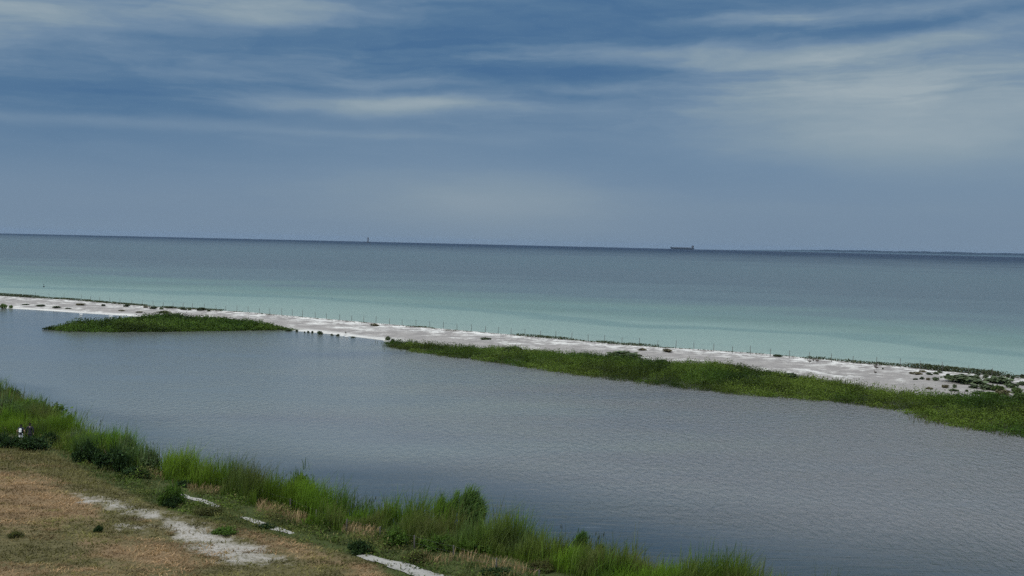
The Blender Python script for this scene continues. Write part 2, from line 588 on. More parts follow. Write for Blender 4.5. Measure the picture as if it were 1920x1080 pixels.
def spit_material():
    m, n, out = new_mat('shell_sand')
    pos = n.new('ShaderNodeNewGeometry').outputs['Position']
    da = n.new('ShaderNodeAttribute', attribute_name='from_lagoon').outputs['Fac']
    db = n.new('ShaderNodeAttribute', attribute_name='from_sea').outputs['Fac']
    veg = n.new('ShaderNodeAttribute', attribute_name='marsh').outputs['Fac']
    a = n.noise(n.mapping(pos, (.05, .05, 1)), 1.0, 6.0, 0.65)
    b = n.noise(n.mapping(pos, (.25, .25, 1)), 1.0, 6.0, 0.7)
    c = n.noise(pos, 2.0, 4.0, 0.7)
    gravel = n.mix(n.rng(b, .35, .65), (.25, .23, .215), (.335, .31, .285))
    gravel = n.mix(n.rng(c, .5, .75), gravel, (.19, .175, .172))
    white = n.mix(n.rng(c, .4, .7), (.74, .72, .67), (.50, .48, .45))
    edge = n.m('MAXIMUM', n.rng(n.add(da, n.mul(n.sub(a, .5), 14)), 2.0, 7.5, .85, 0), n.mul(n.rng(n.add(db, n.mul(n.sub(a, .5), 16)), 12, 30, 1, 0), n.rng(b, .47, .56)))
    drift = n.rng(n.add(a, n.mul(b, .7)), 0.90, 1.06)
    col = n.mix(n.m('MAXIMUM', edge, n.mul(drift, .8)), gravel, white)
    wet = n.rng(n.m('MINIMUM', da, n.add(db, -2.0)), 0.2, 1.6, 0.55, 0.0)
    col = n.mix(wet, col, (.22, .21, .19))
    col = n.mix(veg, col, (.05, .06, .03))
    p = n.new('ShaderNodeBsdfPrincipled')
    n.put(p.inputs['Base Color'], col)
    p.inputs['Roughness'].default_value = 0.9
    p.inputs['Specular IOR Level'].default_value = 0.1
    bm = n.new('ShaderNodeBump')
    bm.inputs['Distance'].default_value = 0.5
    n.put(bm.inputs['Height'], n.add(b, n.mul(c, .35)))
    n.l.new(bm.outputs[0], p.inputs['Normal'])
    n.l.new(p.outputs[0], out.inputs[0])
    return m


def bank_material():
    m, n, out = new_mat('heath_soil')
    pos = n.new('ShaderNodeNewGeometry').outputs['Position']
    at = n.new('ShaderNodeAttribute', attribute_name='tint').outputs['Vector']
    sand, pink, green = n.xyz(at)
    a = n.noise(n.mapping(pos, (.35, .35, 1)), 1.0, 6.0, 0.65)
    b = n.noise(n.mapping(pos, (1.6, 1.6, 1)), 1.0, 5.0, 0.7)
    c = n.noise(pos, 6.0, 3.0, 0.7)
    soil = n.mix(n.rng(b, .35, .65), (.092, .082, .038), (.145, .125, .060))
    soil = n.mix(n.rng(n.add(pink, n.add(n.mul(n.sub(a, .5), 1.6), n.mul(n.sub(b, .5), .9))), .30, .95), soil, n.mix(b, (.27, .172, .098), (.165, .125, .066)))
    soil = n.mix(n.rng(n.add(green, n.mul(n.sub(a, .5), .6)), .3, .7), soil, n.mix(b, (.045, .065, .02), (.075, .085, .03)))
    sandc = n.mix(n.rng(c, .35, .7), (.44, .41, .37), (.31, .28, .235))
    sandc = n.mix(n.rng(b, .48, .66, 0.0, .75), sandc, (.17, .145, .085))
    soil = n.mix(n.rng(n.add(sand, n.add(n.mul(n.sub(b, .5), 1.5), n.mul(n.sub(a, .5), 2.0))), .38, .95), soil, sandc)
    p = n.new('ShaderNodeBsdfPrincipled')
    n.put(p.inputs['Base Color'], soil)
    p.inputs['Roughness'].default_value = 0.95
    p.inputs['Specular IOR Level'].default_value = 0.05
    bm = n.new('ShaderNodeBump')
    bm.inputs['Distance'].default_value = 0.25
    n.put(bm.inputs['Height'], n.add(b, n.mul(c, .4)))
    n.l.new(bm.outputs[0], p.inputs['Normal'])
    n.l.new(p.outputs[0], out.inputs[0])
    return m


# ------------------------------------------------------------------ water
def grid_quads(nr, nc):
    i = np.arange(nr - 1)[:, None] * nc + np.arange(nc - 1)[None]
    return np.stack([i, i + 1, i + nc + 1, i + nc], -1).reshape(-1, 4)


def spaced(a, b, n, k):
    t = np.linspace(np.arcsinh(a / k), np.arcsinh(b / k), n)
    return np.sinh(t) * k


sx = np.unique(np.concatenate([spaced(-32000, 32000, 160, 250.0), SEA[1:-1, 0]]))
sd_ = np.concatenate([[-22.0], spaced(0, 46000, 150, 60.0)])
by = np.interp(sx, SEA[:, 0], SEA[:, 1])
sl0, sl1 = (SEA[1] - SEA[0]), (SEA[-1] - SEA[-2])
by = np.where(sx < SEA[0, 0], SEA[0, 1] + (sx - SEA[0, 0]) * sl0[1] / sl0[0], by)
by = np.where(sx > SEA[-1, 0], SEA[-1, 1] + (sx - SEA[-1, 0]) * sl1[1] / sl1[0], by)
XX, DD = np.meshgrid(sx, sd_)
YY = by[None] + DD
RR = XX ** 2 + YY ** 2
keep = RR < 34000.0 ** 2
V = np.stack([XX, YY, -RR / (2 * R_EARTH) - 0.02], -1).reshape(-1, 3)
Q = grid_quads(len(sd_), len(sx))
Q = Q[keep.ravel()[Q].all(1)]
sea = tag(mesh_np('sea', V, Q, M_SEA, attrs={'offshore': np.maximum(DD.ravel() * 0.8, 0)}, smooth=True), kind='structure')

ts = np.linspace(0, 1, 160)


def resample(L, n):
    s = np.concatenate([[0], np.cumsum(np.linalg.norm(np.diff(L, axis=0), axis=1))])
    q = np.linspace(0, s[-1], n)
    return np.stack([np.interp(q, s, L[:, 0]), np.interp(q, s, L[:, 1])], 1)


def offset(L, d):
    t = np.gradient(L, axis=0)
    t /= np.linalg.norm(t, axis=1)[:, None]
    return L + np.stack([-t[:, 1], t[:, 0]], 1) * d


la, lb = offset(resample(NEAR, 160), -6.0), offset(resample(LAG, 160), 12.0)
rows = np.linspace(0, 1, 60)
LG = la[None] * (1 - rows[:, None, None]) + lb[None] * rows[:, None, None]
LV = np.column_stack([LG.reshape(-1, 2), np.zeros(60 * 160)])
lagoon = tag(mesh_np('lagoon', LV, grid_quads(60, 160), M_LAGOON, attrs={'near_bank': np.maximum(polyline_sd(LV[:, :2], NEAR), 0)}, smooth=True), kind='structure')

# ------------------------------------------------------------------ the sand spit
STRIP_PX = [(735, 642), (800, 649), (860, 655), (950, 660), (1100, 673), (1250, 688), (1350, 692), (1450, 707), (1520, 719), (1640, 737), (1750, 750), (1920, 756), (2150, 790),
            (2150, 850), (1920, 815), (1760, 790), (1700, 768), (1600, 752), (1420, 739), (1250, 721), (1150, 708), (1060, 697), (950, 679), (860, 668), (800, 660), (738, 649)]
STRIP = on_plane(STRIP_PX, 0.3)
gx, gy = np.meshgrid(np.arange(-430, 400, 1.8), np.arange(110, 700, 1.8))
P = np.stack([gx.ravel(), gy.ravel()], 1)
z, da, db, di = spit_h(P)
marsh = np.maximum(sstep(-4, 0, poly_sd(P, STRIP)), sstep(-3.5, -.8, di))
# the marsh under the reeds is low ground
Q = grid_quads(gx.shape[0], gx.shape[1])
kp = np.maximum(np.minimum(da, db), di) > -14
Q = Q[kp[Q].all(1)]
used = np.unique(Q)
remap = np.zeros(len(P), int)
remap[used] = np.arange(len(used))
spit = tag(mesh_np('sand_spit', np.column_stack([P, z])[used], remap[Q], spit_material(),
                   attrs={'from_lagoon': da[used], 'from_sea': db[used], 'marsh': marsh[used]}, smooth=True), kind='structure')

# ------------------------------------------------------------------ the near bank
SAND_PX = [[(170, 936), (235, 942), (300, 962), (345, 980), (320, 990), (250, 965), (185, 950)],
           [(135, 924), (190, 932), (245, 944), (225, 951), (160, 944)],
           [(225, 986), (280, 982), (345, 985), (350, 993), (270, 992)],
           [(262, 958), (300, 962), (360, 978), (430, 1000), (470, 1018), (520, 1040), (560, 1052), (480, 1062), (400, 1050), (340, 1022), (310, 1010), (330, 995)]]
PINK_PX = [[(-60, 872), (60, 882), (120, 905), (185, 945), (190, 975), (100, 990), (-60, 1000)],
           [(150, 1010), (320, 1015), (430, 1065), (300, 1075), (140, 1040)],
           [(400, 982), (500, 1005), (700, 1060), (700, 1085), (560, 1050), (450, 1010)], [(-60, 1060), (160, 1065), (330, 1085), (330, 1110), (-60, 1110)]]
GREEN_PX = [[(-80, 760), (130, 835), (300, 885), (600, 965), (900, 1030), (1200, 1100), (1200, 1180), (900, 1180), (690, 1050), (520, 1008), (420, 982), (300, 950), (200, 905),
             (100, 850), (-80, 830)]]


def soft(px, polys, w):
    m = np.full(len(px), -1e9)
    for q in polys:
        m = np.maximum(m, poly_sd(px, q))
    return np.clip(0.5 + m / (2 * w), 0, 1)


xs = np.concatenate([np.arange(-420, -115, 6.0), np.arange(-115, 30, 0.42), np.arange(30, 330, 6.0)])
ys = np.concatenate([np.arange(-260, 76, 6.0), np.arange(76, 262, 0.42), np.arange(262, 620, 6.0)])
gx, gy = np.meshgrid(xs, ys)
P = np.stack([gx.ravel(), gy.ravel()], 1)
z, sd = near_h(P)
V = np.column_stack([P, z])
px = to_px(V)
front = P[:, 1] > 40
cols = np.stack([soft(px, SAND_PX, 20) * front, soft(px, PINK_PX, 34) * front, np.where(front, soft(px, GREEN_PX, 14), 0.4)], 1)
Q = grid_quads(len(ys), len(xs))
kp = sd > -9
Q = Q[kp[Q].all(1)]
used = np.unique(Q)
remap = np.zeros(len(P), int)
remap[used] = np.arange(len(used))
bank = tag(mesh_np('ground', V[used], remap[Q], bank_material(), cols=cols[used], smooth=True), kind='structure')

# the pale track through the bank
TRACK_PX = [(300, 917), (345, 931), (390, 943), (430, 961), (478, 978), (520, 993), (575, 1009), (640, 1028), (700, 1049), (760, 1065), (830, 1086), (930, 1115)]
tw = [.1, .6, .5, .08, .6, .6, .05, .05, .75, 1.15, 1.2, 1.3]
tp = on_ground(TRACK_PX, 'near')[:, :2]
q = np.linspace(0, len(tp) - 1, 140)
tpx = np.stack([np.interp(q, range(len(tp)), tp[:, k]) for k in (0, 1)], 1)
twx = np.interp(q, range(len(tp)), tw) * (0.6 + 0.8 * fbm(q * 3, q * 0, 1.2, 4))
tt = np.gradient(tpx, axis=0)
tt /= np.linalg.norm(tt, axis=1)[:, None]
nn = np.stack([-tt[:, 1], tt[:, 0]], 1)
TR = np.stack([tpx + nn * (twx * k)[:, None] for k in (-1, -.5, 0, .5, 1)], 0)
TP = TR.reshape(-1, 2)
tz = near_h(TP)[0] + 0.06 - 0.5 * sstep(.34, .22, np.tile(np.interp(q, range(len(tp)), tw), 5))
track = tag(mesh_np('path', np.column_stack([TP, tz]), grid_quads(5, 140), plain('track_sand', (.37, .35, .315), .95, .4, 1.2), smooth=True), kind='structure')
TRACK_LINE = tpx

# ------------------------------------------------------------------ vegetation


def scatter(n, bounds, accept):
    """Random plan points in BOUNDS that ACCEPT keeps with the chance it returns."""
    x = RNG.uniform(bounds[0], bounds[1], n)
    y = RNG.uniform(bounds[2], bounds[3], n)
    P = np.stack([x, y], 1)
    return P[RNG.random(n) < accept(P)]


def blades(base, h, w, lean, curl, c0, c1, wind=(0.25, 0.0)):
    """Grass or reed blades: two quads each, bending over at the top. Returns vertices, quads, colours."""
    n = len(base)
    a = RNG.uniform(0, 2 * np.pi, n)
    side = np.stack([np.cos(a), np.sin(a), np.zeros(n)], 1) * (w / 2)[:, None]
    b = RNG.uniform(0, 2 * np.pi, n)
    out = np.stack([np.cos(b) * lean, np.sin(b) * lean, np.zeros(n)], 1)
    out[:, 0] += wind[0] * lean
    out[:, 1] += wind[1] * lean
    up = np.array([0, 0, 1.0])
    mid = base + up * (h * 0.55)[:, None] + out * (h * 0.45)[:, None]
    tip = base + up * (h * (1 - 0.35 * curl))[:, None] + out * (h * (1.0 + curl))[:, None]
    V = np.stack([base - side, base + side, mid - side * .9, mid + side * .9, tip - side * .15, tip + side * .15], 1).reshape(-1, 3)
    i = np.arange(n)[:, None] * 6
    Q = np.stack([i + np.array([0, 1, 3, 2]), i + np.array([2, 3, 5, 4])], 1).reshape(-1, 4)
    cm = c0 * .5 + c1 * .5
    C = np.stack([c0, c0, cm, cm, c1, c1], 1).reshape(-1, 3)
    return V, Q, C


def leaves(cen, size, c, flat=0.5):
    """Leaf-sized quads in every direction."""
    n = len(cen)
    d = RNG.normal(size=(n, 3))
    d[:, 2] += flat * np.sign(d[:, 2])
    d /= np.linalg.norm(d, axis=1)[:, None]
    r = RNG.normal(size=(n, 3))
    a = np.cross(d, r)
    a /= np.linalg.norm(a, axis=1)[:, None]
    b = np.cross(d, a)
    a *= (size * .5)[:, None]
    b *= (size * .32)[:, None]
    V = np.stack([cen - a, cen - b * 1.0, cen + a, cen + b], 1).reshape(-1, 3)
    Q = np.arange(4 * n).reshape(-1, 4)
    return V, Q, np.repeat(c, 4, 0)


def join(parts):
    V, Q, C, k = [], [], [], 0
    for v, q, c in parts:
        V.append(v)
        Q.append(q + k)
        C.append(c)
        k += len(v)
    return np.vstack(V), np.vstack(Q), np.vstack(C)


def palette(n, cols, jitter=0.18):
    cols = np.asarray(cols, float)
    k = RNG.integers(0, len(cols), n)
    return cols[k] * (1 + RNG.normal(0, jitter, (n, 1)))


def blend(t, a, b):
    return np.asarray(a)[None] * (1 - t)[:, None] + np.asarray(b)[None] * t[:, None]


def at3(P, f=near_h):
    return np.column_stack([P, np.maximum(f(P)[0], -0.25)])


# inner edge of the reeds and the other zones of the bank, read off at the ground
REED_PX = [(-120, 700), (0, 755), (130, 822), (300, 884), (450, 925), (600, 959), (760, 986), (900, 1012), (1000, 1039), (1100, 1064), (1400, 1122), (1700, 1182), (1700, 1250),
           (1200, 1125), (1060, 1072), (950, 1042), (830, 1030), (700, 1006), (600, 986), (500, 956), (420, 924), (320, 897), (200, 866), (130, 846), (60, 818), (0, 806), (-120, 770)]
TALL_DRY_PX = [[(478, 940), (520, 950), (590, 975), (560, 985), (480, 962)], [(640, 985), (700, 992), (735, 1008), (680, 1014), (640, 1000)],
               [(835, 1034), (900, 1046), (985, 1066), (1010, 1085), (940, 1082), (860, 1052)], [(250, 878), (310, 890), (300, 900), (262, 892)],
               [(350, 912), (420, 920), (410, 930), (350, 922)], [(770, 1040), (850, 1050), (840, 1062), (780, 1055)]]
OLIVE_PX = [(-80, 828), (0, 838), (100, 848), (160, 880), (215, 905), (200, 930), (120, 905), (60, 880), (-80, 868)]
BRAMBLE_PX = [(-80, 806), (0, 812), (60, 820), (110, 838), (200, 862), (330, 902), (450, 938), (600, 984), (760, 1022), (900, 1058), (1060, 1100), (900, 1110), (760, 1075), (690, 1046),
              (640, 1030), (520, 1003), (430, 985), (330, 958), (230, 912), (180, 885), (100, 842), (0, 832), (-80, 830)]


def near_field(P):
    V = at3(P)
    return V, to_px(V), -polyline_sd(P, NEAR)


# reeds along the near bank
def reed_ok(P):
    V, px, sd = near_field(P)
    d = soft(px, [REED_PX], 8) * (soft(px, TALL_DRY_PX, 5) < .6)
    n = fbm(P[:, 0], P[:, 1], 5.0, 3)
    return d * sstep(.30, .50, n + 0.12 * sstep(0, 4, sd)) * (0.5 + .5 * sstep(-1.0, 1.5, sd)) * (px[:, 0] < 1640)


NB = (-118, 80, 76, 270)
P = scatter(1400000, NB, reed_ok)
P = P[: 90000]
nz = fbm(P[:, 0], P[:, 1], 8, 3)
sd = -polyline_sd(P, NEAR)
parts = []
hh = (1.9 + 1.1 * sstep(.35, .65, fbm(P[:, 0] + 50, P[:, 1], 6.0, 3))) * RNG.uniform(.5, 1.35, len(P)) * (0.75 + 0.25 * sstep(6, 1, sd))
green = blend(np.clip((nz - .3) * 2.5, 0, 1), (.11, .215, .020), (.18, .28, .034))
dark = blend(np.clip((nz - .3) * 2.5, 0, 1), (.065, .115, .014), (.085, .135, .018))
pt = np.clip((fbm(P[:, 0] - 33, P[:, 1] + 12, 6, 3) - .47) * 6, 0, 1)[:, None]
bl_ = np.clip((fbm(P[:, 0] + 133, P[:, 1] + 52, 5, 3) - .50) * 6, 0, 1)[:, None]
green = green * (1 - bl_) + np.array([.085, .135, .06]) * bl_
hh = hh * (.55 + .75 * sstep(.32, .62, fbm(P[:, 0] + 11, P[:, 1] - 7, 2.8, 3)))
green = green * (1 - pt) + np.array([.135, .140, .055]) * pt
dk = np.clip((fbm(P[:, 0] + 71, P[:, 1] - 22, 4, 3) - .50) * 5, 0, 1)[:, None]
green = green * (1 - .45 * dk)
for k in range(3):
    b = at3(P + RNG.normal(0, .13, P.shape))
    j = 1 + RNG.normal(0, .22, (len(P), 1))
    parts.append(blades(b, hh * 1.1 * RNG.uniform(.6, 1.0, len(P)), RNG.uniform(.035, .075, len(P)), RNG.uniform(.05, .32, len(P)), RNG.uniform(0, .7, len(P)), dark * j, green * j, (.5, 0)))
# the loose outermost stems, standing in the water with dark seed heads
def stem_ok(P):
    V, px, sd = near_field(P)
    return (sd < 1.0) * (sd > -4.5) * sstep(.5, .62, fbm(P[:, 0], P[:, 1], 6, 2)) * (px[:, 0] > -60) * (px[:, 0] < 1500) * (.25 + .75 * sstep(-3.0, 0, sd))


S = scatter(110000, NB, stem_ok)[:4200]
b = at3(S)
b[:, 2] = -.1
hs = RNG.uniform(1.2, 2.6, len(S))
cs = palette(len(S), [(.05, .07, .03), (.07, .09, .04), (.06, .06, .035)])
parts.append(blades(b, hs, np.full(len(S), .035), RNG.uniform(.0, .12, len(S)), np.full(len(S), .15), cs, cs, (.6, 0)))
hd = S[RNG.random(len(S)) < .45]
hb = at3(hd)
hb[:, 2] = RNG.uniform(1.2, 2.2, len(hd))
ch = palette(len(hd), [(.04, .05, .03), (.05, .055, .04)])
parts.append(blades(hb, np.full(len(hd), .42), np.full(len(hd), .10), np.full(len(hd), .12), np.full(len(hd), .2), ch, ch, (.8, 0)))
tag(mesh_np('reed_bed', *join(parts)[:2], M_REED, cols=join(parts)[2]), 'bright green reeds growing along the near edge of the lagoon', 'reeds', kind='stuff')

# low green brambles and herbs behind the reeds
def bramble_ok(P):
    V, px, sd = near_field(P)
    t = np.min(np.linalg.norm(P[:, None] - TRACK_LINE[None, ::3], axis=2), axis=1) if len(P) < 400000 else 9
    n = fbm(P[:, 0], P[:, 1], 3.5, 3)
    gap = sstep(.25, .9, t)
    return soft(px, [BRAMBLE_PX], 9) * sstep(.34, .52, n) * np.maximum(gap, .05)


P = scatter(260000, (-118, 25, 76, 262), bramble_ok)
rep = 6
C0 = np.repeat(at3(P), rep, 0)
nz = fbm(C0[:, 0], C0[:, 1], 3.5, 3)
hum = fbm(C0[:, 0] + 9, C0[:, 1], 1.6, 3)
C0 += RNG.normal(0, 1, C0.shape) * np.array([.22, .22, 0])
C0[:, 2] += RNG.random(len(C0)) ** .6 * (0.10 + 1.05 * sstep(.42, .68, hum))
cc = blend(np.clip((nz - .35) * 3, 0, 1), (.030, .058, .012), (.085, .120, .022)) * (1 + RNG.normal(0, .25, (len(C0), 1)))
ol = np.clip((fbm(C0[:, 0] + 60, C0[:, 1] + 5, 4.5, 3) - .46) * 5, 0, 1)[:, None]
cc = cc * (1 - ol * .8) + np.array([.115, .115, .035]) * ol * .8
cc = cc * (.55 + .9 * sstep(.3, .7, fbm(C0[:, 0], C0[:, 1] + 44, 1.8, 3)))[:, None]
yel = RNG.random(len(C0)) < .08
cc[yel] = palette(yel.sum(), [(.13, .13, .04), (.16, .14, .06)])
v, q, c = leaves(C0, RNG.uniform(.10, .24, len(C0)), np.clip(cc, .004, 1))
tag(mesh_np('bramble_cover', v, q, M_BUSH, cols=c), 'low dark green brambles covering the bank behind the reeds', 'brambles', kind='stuff')


# tall straw-coloured grass patches and the olive meadow
def tall_ok(P):
    V, px, sd = near_field(P)
    return np.maximum(soft(px, TALL_DRY_PX, 6), .85 * soft(px, [OLIVE_PX], 14)) + .07 * soft(px, [BRAMBLE_PX, REED_PX], 8)


P = scatter(420000, (-118, 40, 76, 262), tall_ok)
V0 = at3(P)
px = to_px(V0)
straw = soft(px, TALL_DRY_PX, 6)
cc = blend(straw, (.205, .185, .078), (.36, .26, .14)) * (1 + RNG.normal(0, .22, (len(P), 1))) * (0.75 + .5 * fbm(P[:, 0], P[:, 1], 2.5, 3))[:, None]
hb = RNG.uniform(.25, .6, len(P)) * (1 + .7 * straw)
tag(mesh_np('tall_dry_grass', *(lambda j: (j[0], j[1]))(jj := blades(V0, hb, RNG.uniform(.04, .08, len(P)), RNG.uniform(.1, .5, len(P)), RNG.uniform(.1, .6, len(P)), cc * .6, cc, (.4, 0))), M_DRY, cols=jj[2]),
    'straw coloured tall grass in patches between path and reeds', 'grass', kind='stuff')


# short heath turf
def heath_ok(P):
    V, px, sd = near_field(P)
    ins = (px[:, 0] > -40) & (px[:, 0] < 1000) & (px[:, 1] < 1120) & (sd > 8)
    t = np.min(np.linalg.norm(P[:, None] - TRACK_LINE[None, ::4], axis=2), axis=1)
    s = soft(px, SAND_PX, 18)
    b = fbm(P[:, 0], P[:, 1], 1.6, 4)
    return ins * (1 - .93 * sstep(.35, .85, s + (b - .5) * 2.2)) * sstep(.5, 1.1, t) * (0.35 + .65 * sstep(.35, .6, fbm(P[:, 0], P[:, 1], 1.4, 3)))


P = scatter(620000, (-100, 20, 76, 215), heath_ok)[:330000]
V0 = at3(P)
px = to_px(V0)
pk = sstep(.30, .85, soft(px, PINK_PX, 34) + (fbm(P[:, 0] * .6, P[:, 1], 3.0, 5) - .5) * 2.2)
gr = sstep(.3, .7, soft(px, GREEN_PX, 16) + (fbm(P[:, 0] + 40, P[:, 1], 2.0, 3) - .5) * 1.0)
cc = blend(pk, (.150, .138, .048), (.31, .205, .112))
cc = cc * (1 - gr[:, None]) + np.array([.065, .085, .025]) * gr[:, None]
cc = cc * (0.55 + .9 * sstep(.25, .75, fbm(P[:, 0] * .6 + 80, P[:, 1], 1.6, 4)))[:, None] * (1 + RNG.normal(0, .2, (len(P), 1)))
jj = blades(V0, RNG.uniform(.08, .26, len(P)), RNG.uniform(.04, .09, len(P)), RNG.uniform(.5, 1.6, len(P)), RNG.uniform(.2, .8, len(P)), cc * .85, cc, (.3, 0))
tag(mesh_np('heath_grass', jj[0], jj[1], M_DRY, cols=jj[2]), 'short brown and pinkish heath grass on the rise at lower left', 'grass', kind='stuff')


# ---- bushes: a leafy mass of lobes and a few twigs, one mesh per kind, copied
def bush_mesh(seed, lobes, n, size, cols, upright=0.0):
    global RNG
    keepr, RNG = RNG, np.random.default_rng(seed)
    parts = []
    cen = []
    for k in range(lobes):
        a = RNG.uniform(0, 2 * np.pi)
        r = RNG.uniform(0, .62)
        cz = RNG.uniform(.22, .62) * (1 - .45 * r)
        cen.append((math.cos(a) * r, math.sin(a) * r, cz, RNG.uniform(.22, .40)))
    for (x, y, z, r) in cen:
        m = n // lobes
        d = RNG.normal(size=(m, 3))
        d /= np.linalg.norm(d, axis=1)[:, None]
        rr = r * RNG.random(m) ** .33 * (1 + .25 * RNG.normal(size=m))
        c = np.array([x, y, z]) + d * rr[:, None] * np.array([1, 1, .85])
        c = c[c[:, 2] > 0.0]
        shade = 1 + RNG.normal(0, .12)
        parts.append(leaves(c, RNG.uniform(.6, 1.3, len(c)) * size, np.clip(palette(len(c), cols, .2) * shade, .003, 1), .3))
        if upright:
            m2 = int(20 * upright)
            s = np.array([x, y, z]) + RNG.normal(0, r * .5, (m2, 3))
            s[:, 2] = np.maximum(s[:, 2], .05)
            cu = palette(m2, cols, .2)
            parts.append(blades(s, RNG.uniform(.25, .55, m2), np.full(m2, size * .35), RNG.uniform(.05, .3, m2), RNG.uniform(0, .4, m2), cu, cu))
    out = join(parts)
    RNG = keepr
    return out


def twig_mb(seed):
    r = random.Random(seed)
    mb = MB()
    for k in range(6):
        a = r.uniform(0, 6.28)
        l = r.uniform(.3, .6)
        mb.tube([(0, 0, -.05), (math.cos(a) * l * .4, math.sin(a) * l * .4, .25), (math.cos(a) * l, math.sin(a) * l, r.uniform(.4, .7))], [.03, .02, .008], 5)
    return mb


def make_bush(name, seed, lobes, n, size, cols, mat=None, upright=0.0):
    root = empty(name)
    v, q, c = bush_mesh(seed, lobes, n, size, cols, upright)
    mesh_np('foliage', v, q, mat or M_BUSH, cols=c, parent=root)
    twig_mb(seed).build('twigs', M_TWIG, root)
    return root


DARK = [(.022, .045, .014), (.034, .062, .018), (.015, .032, .011)]
GREYG = [(.10, .15, .055), (.085, .135, .05), (.13, .16, .075)]
MIDG = [(.065, .125, .018), (.085, .145, .025), (.05, .09, .016)]
OLIV = [(.085, .085, .028), (.07, .08, .025)]
used_proto = set()


def put_bush(proto, xy, wpx, hpx, label, cat, group, which='near', rz=None, name=None):
    """Stand a copy of PROTO where its foot is in the photograph, wpx wide and hpx high as seen there."""
    g = on_ground([xy], which)[0]
    s = F / np.dot(g - EYE, FWD)
    if proto in used_proto:
        o = copy_tree(proto)
    else:
        o = proto
        used_proto.add(proto)
    if name:
        o.name = name
    o.location = (g[0], g[1], g[2] - .05)
    w, h = wpx / s, hpx / s
    o.scale = (w / 1.75, w / 1.75 * random.uniform(.8, 1.1), h / .92)
    o.rotation_euler = (0, 0, random.uniform(0, 6.28) if rz is None else rz)
    tag(o, label, cat, group)
    return o


b_dark = make_bush('dark_bush', 3, 14, 4200, .12, DARK, upright=.35)
b_dark2 = make_bush('dark_bush', 5, 12, 3800, .12, DARK, upright=.3)
b_grey = make_bush('willow_bush', 8, 9, 3400, .12, GREYG, upright=1.2)
b_mid = make_bush('green_bush', 12, 9, 3200, .12, MIDG, upright=.6)
b_oliv = make_bush('olive_bush', 15, 8, 2600, .12, OLIV, upright=.5)
BG = 'bushes on the near bank'
for proto, xy, w, h, lab in [
    (b_dark, (95, 834), 42, 26, 'small dark green bush just right of the two walkers'),
    (b_dark2, (8, 838), 60, 30, 'low dark hedge bush beside the walkers, cut by the left edge of the photo'),
    (b_dark, (58, 842), 74, 26, 'flat dark shrub hiding the feet of the two walkers'),
    (b_dark, (165, 868), 62, 44, 'leftmost of the large dark bushes where the reeds meet the meadow'),
    (b_dark2, (212, 882), 78, 54, 'big dark green bush next to the grey green willow bushes'),
    (b_grey, (238, 872), 64, 58, 'tall mid green willow bush rising behind the big dark bush'),
    (b_grey, (276, 884), 60, 46, 'pale grey green willow bush at the right end of the dark bushes'),
    (b_grey, (150, 835), 50, 34, 'grey green bush against the lagoon behind the leftmost large dark bush'),
    (b_mid, (60, 790), 120, 46, 'broad green bush standing behind the two walkers'),
    (b_grey, (10, 786), 70, 44, 'grey green bush at the left edge of the photo behind the walkers'),
    (b_mid, (20, 752), 34, 30, 'small green bush standing highest at the far left of the reeds'),
    (b_dark2, (250, 895), 60, 26, 'low dark bush with a few pale flowers below the willow bushes'),
    (b_mid, (322, 946), 54, 44, 'round dark olive bush where the pale path disappears'),
    (b_dark, (322, 950), 42, 26, 'dark bush at the foot of the round olive bush'),
    (b_mid, (562, 935), 66, 52, 'tall green bush standing above the middle of the reeds'),
    (b_oliv, (620, 968), 36, 24, 'brownish bush behind the straw coloured grass'),
    (b_dark, (675, 1038), 56, 28, 'dense dark green bush at the edge of the pale path, lower middle'),
    (b_mid, (740, 1022), 70, 34, 'leafy green bush between the tan grass and the tall reed clumps'),
    (b_mid, (820, 1030), 64, 30, 'leafy green bush right of the tan grass, below the tall reed clumps'),
    (b_mid, (900, 1035), 80, 40, 'green bush on the bank just under the right tall reed clump'),
    (b_oliv, (780, 1050), 60, 22, 'low olive bush on the far side of the pale path, lower middle'),
    (b_dark2, (930, 1078), 66, 16, 'low dark bush at the foot of the lone wooden post by the bottom edge'),
    (b_dark, (185, 998), 20, 16, 'tiny dark bush alone on the brown heath grass'),
    (b_oliv, (30, 1008), 34, 14, 'small olive tuft alone on the heath near the left edge'),
    (b_oliv, (390, 962), 60, 16, 'low olive bush between the white sand and the pale path'),
    (b_mid, (420, 1000), 50, 14, 'low green bush at the upper rim of the main white sand patch'),
    (b_dark2, (345, 912), 40, 14, 'low dark bush under the bright reeds near the round olive bush'),
    (b_dark, (500, 990), 46, 10, 'flat dark bramble bush overhanging the pale path in its middle'),
    (b_oliv, (1010, 1072), 60, 26, 'olive bush among the bright reeds close to the bottom edge'),
]:
    put_bush(proto, xy, w, h, lab, 'bush', BG)


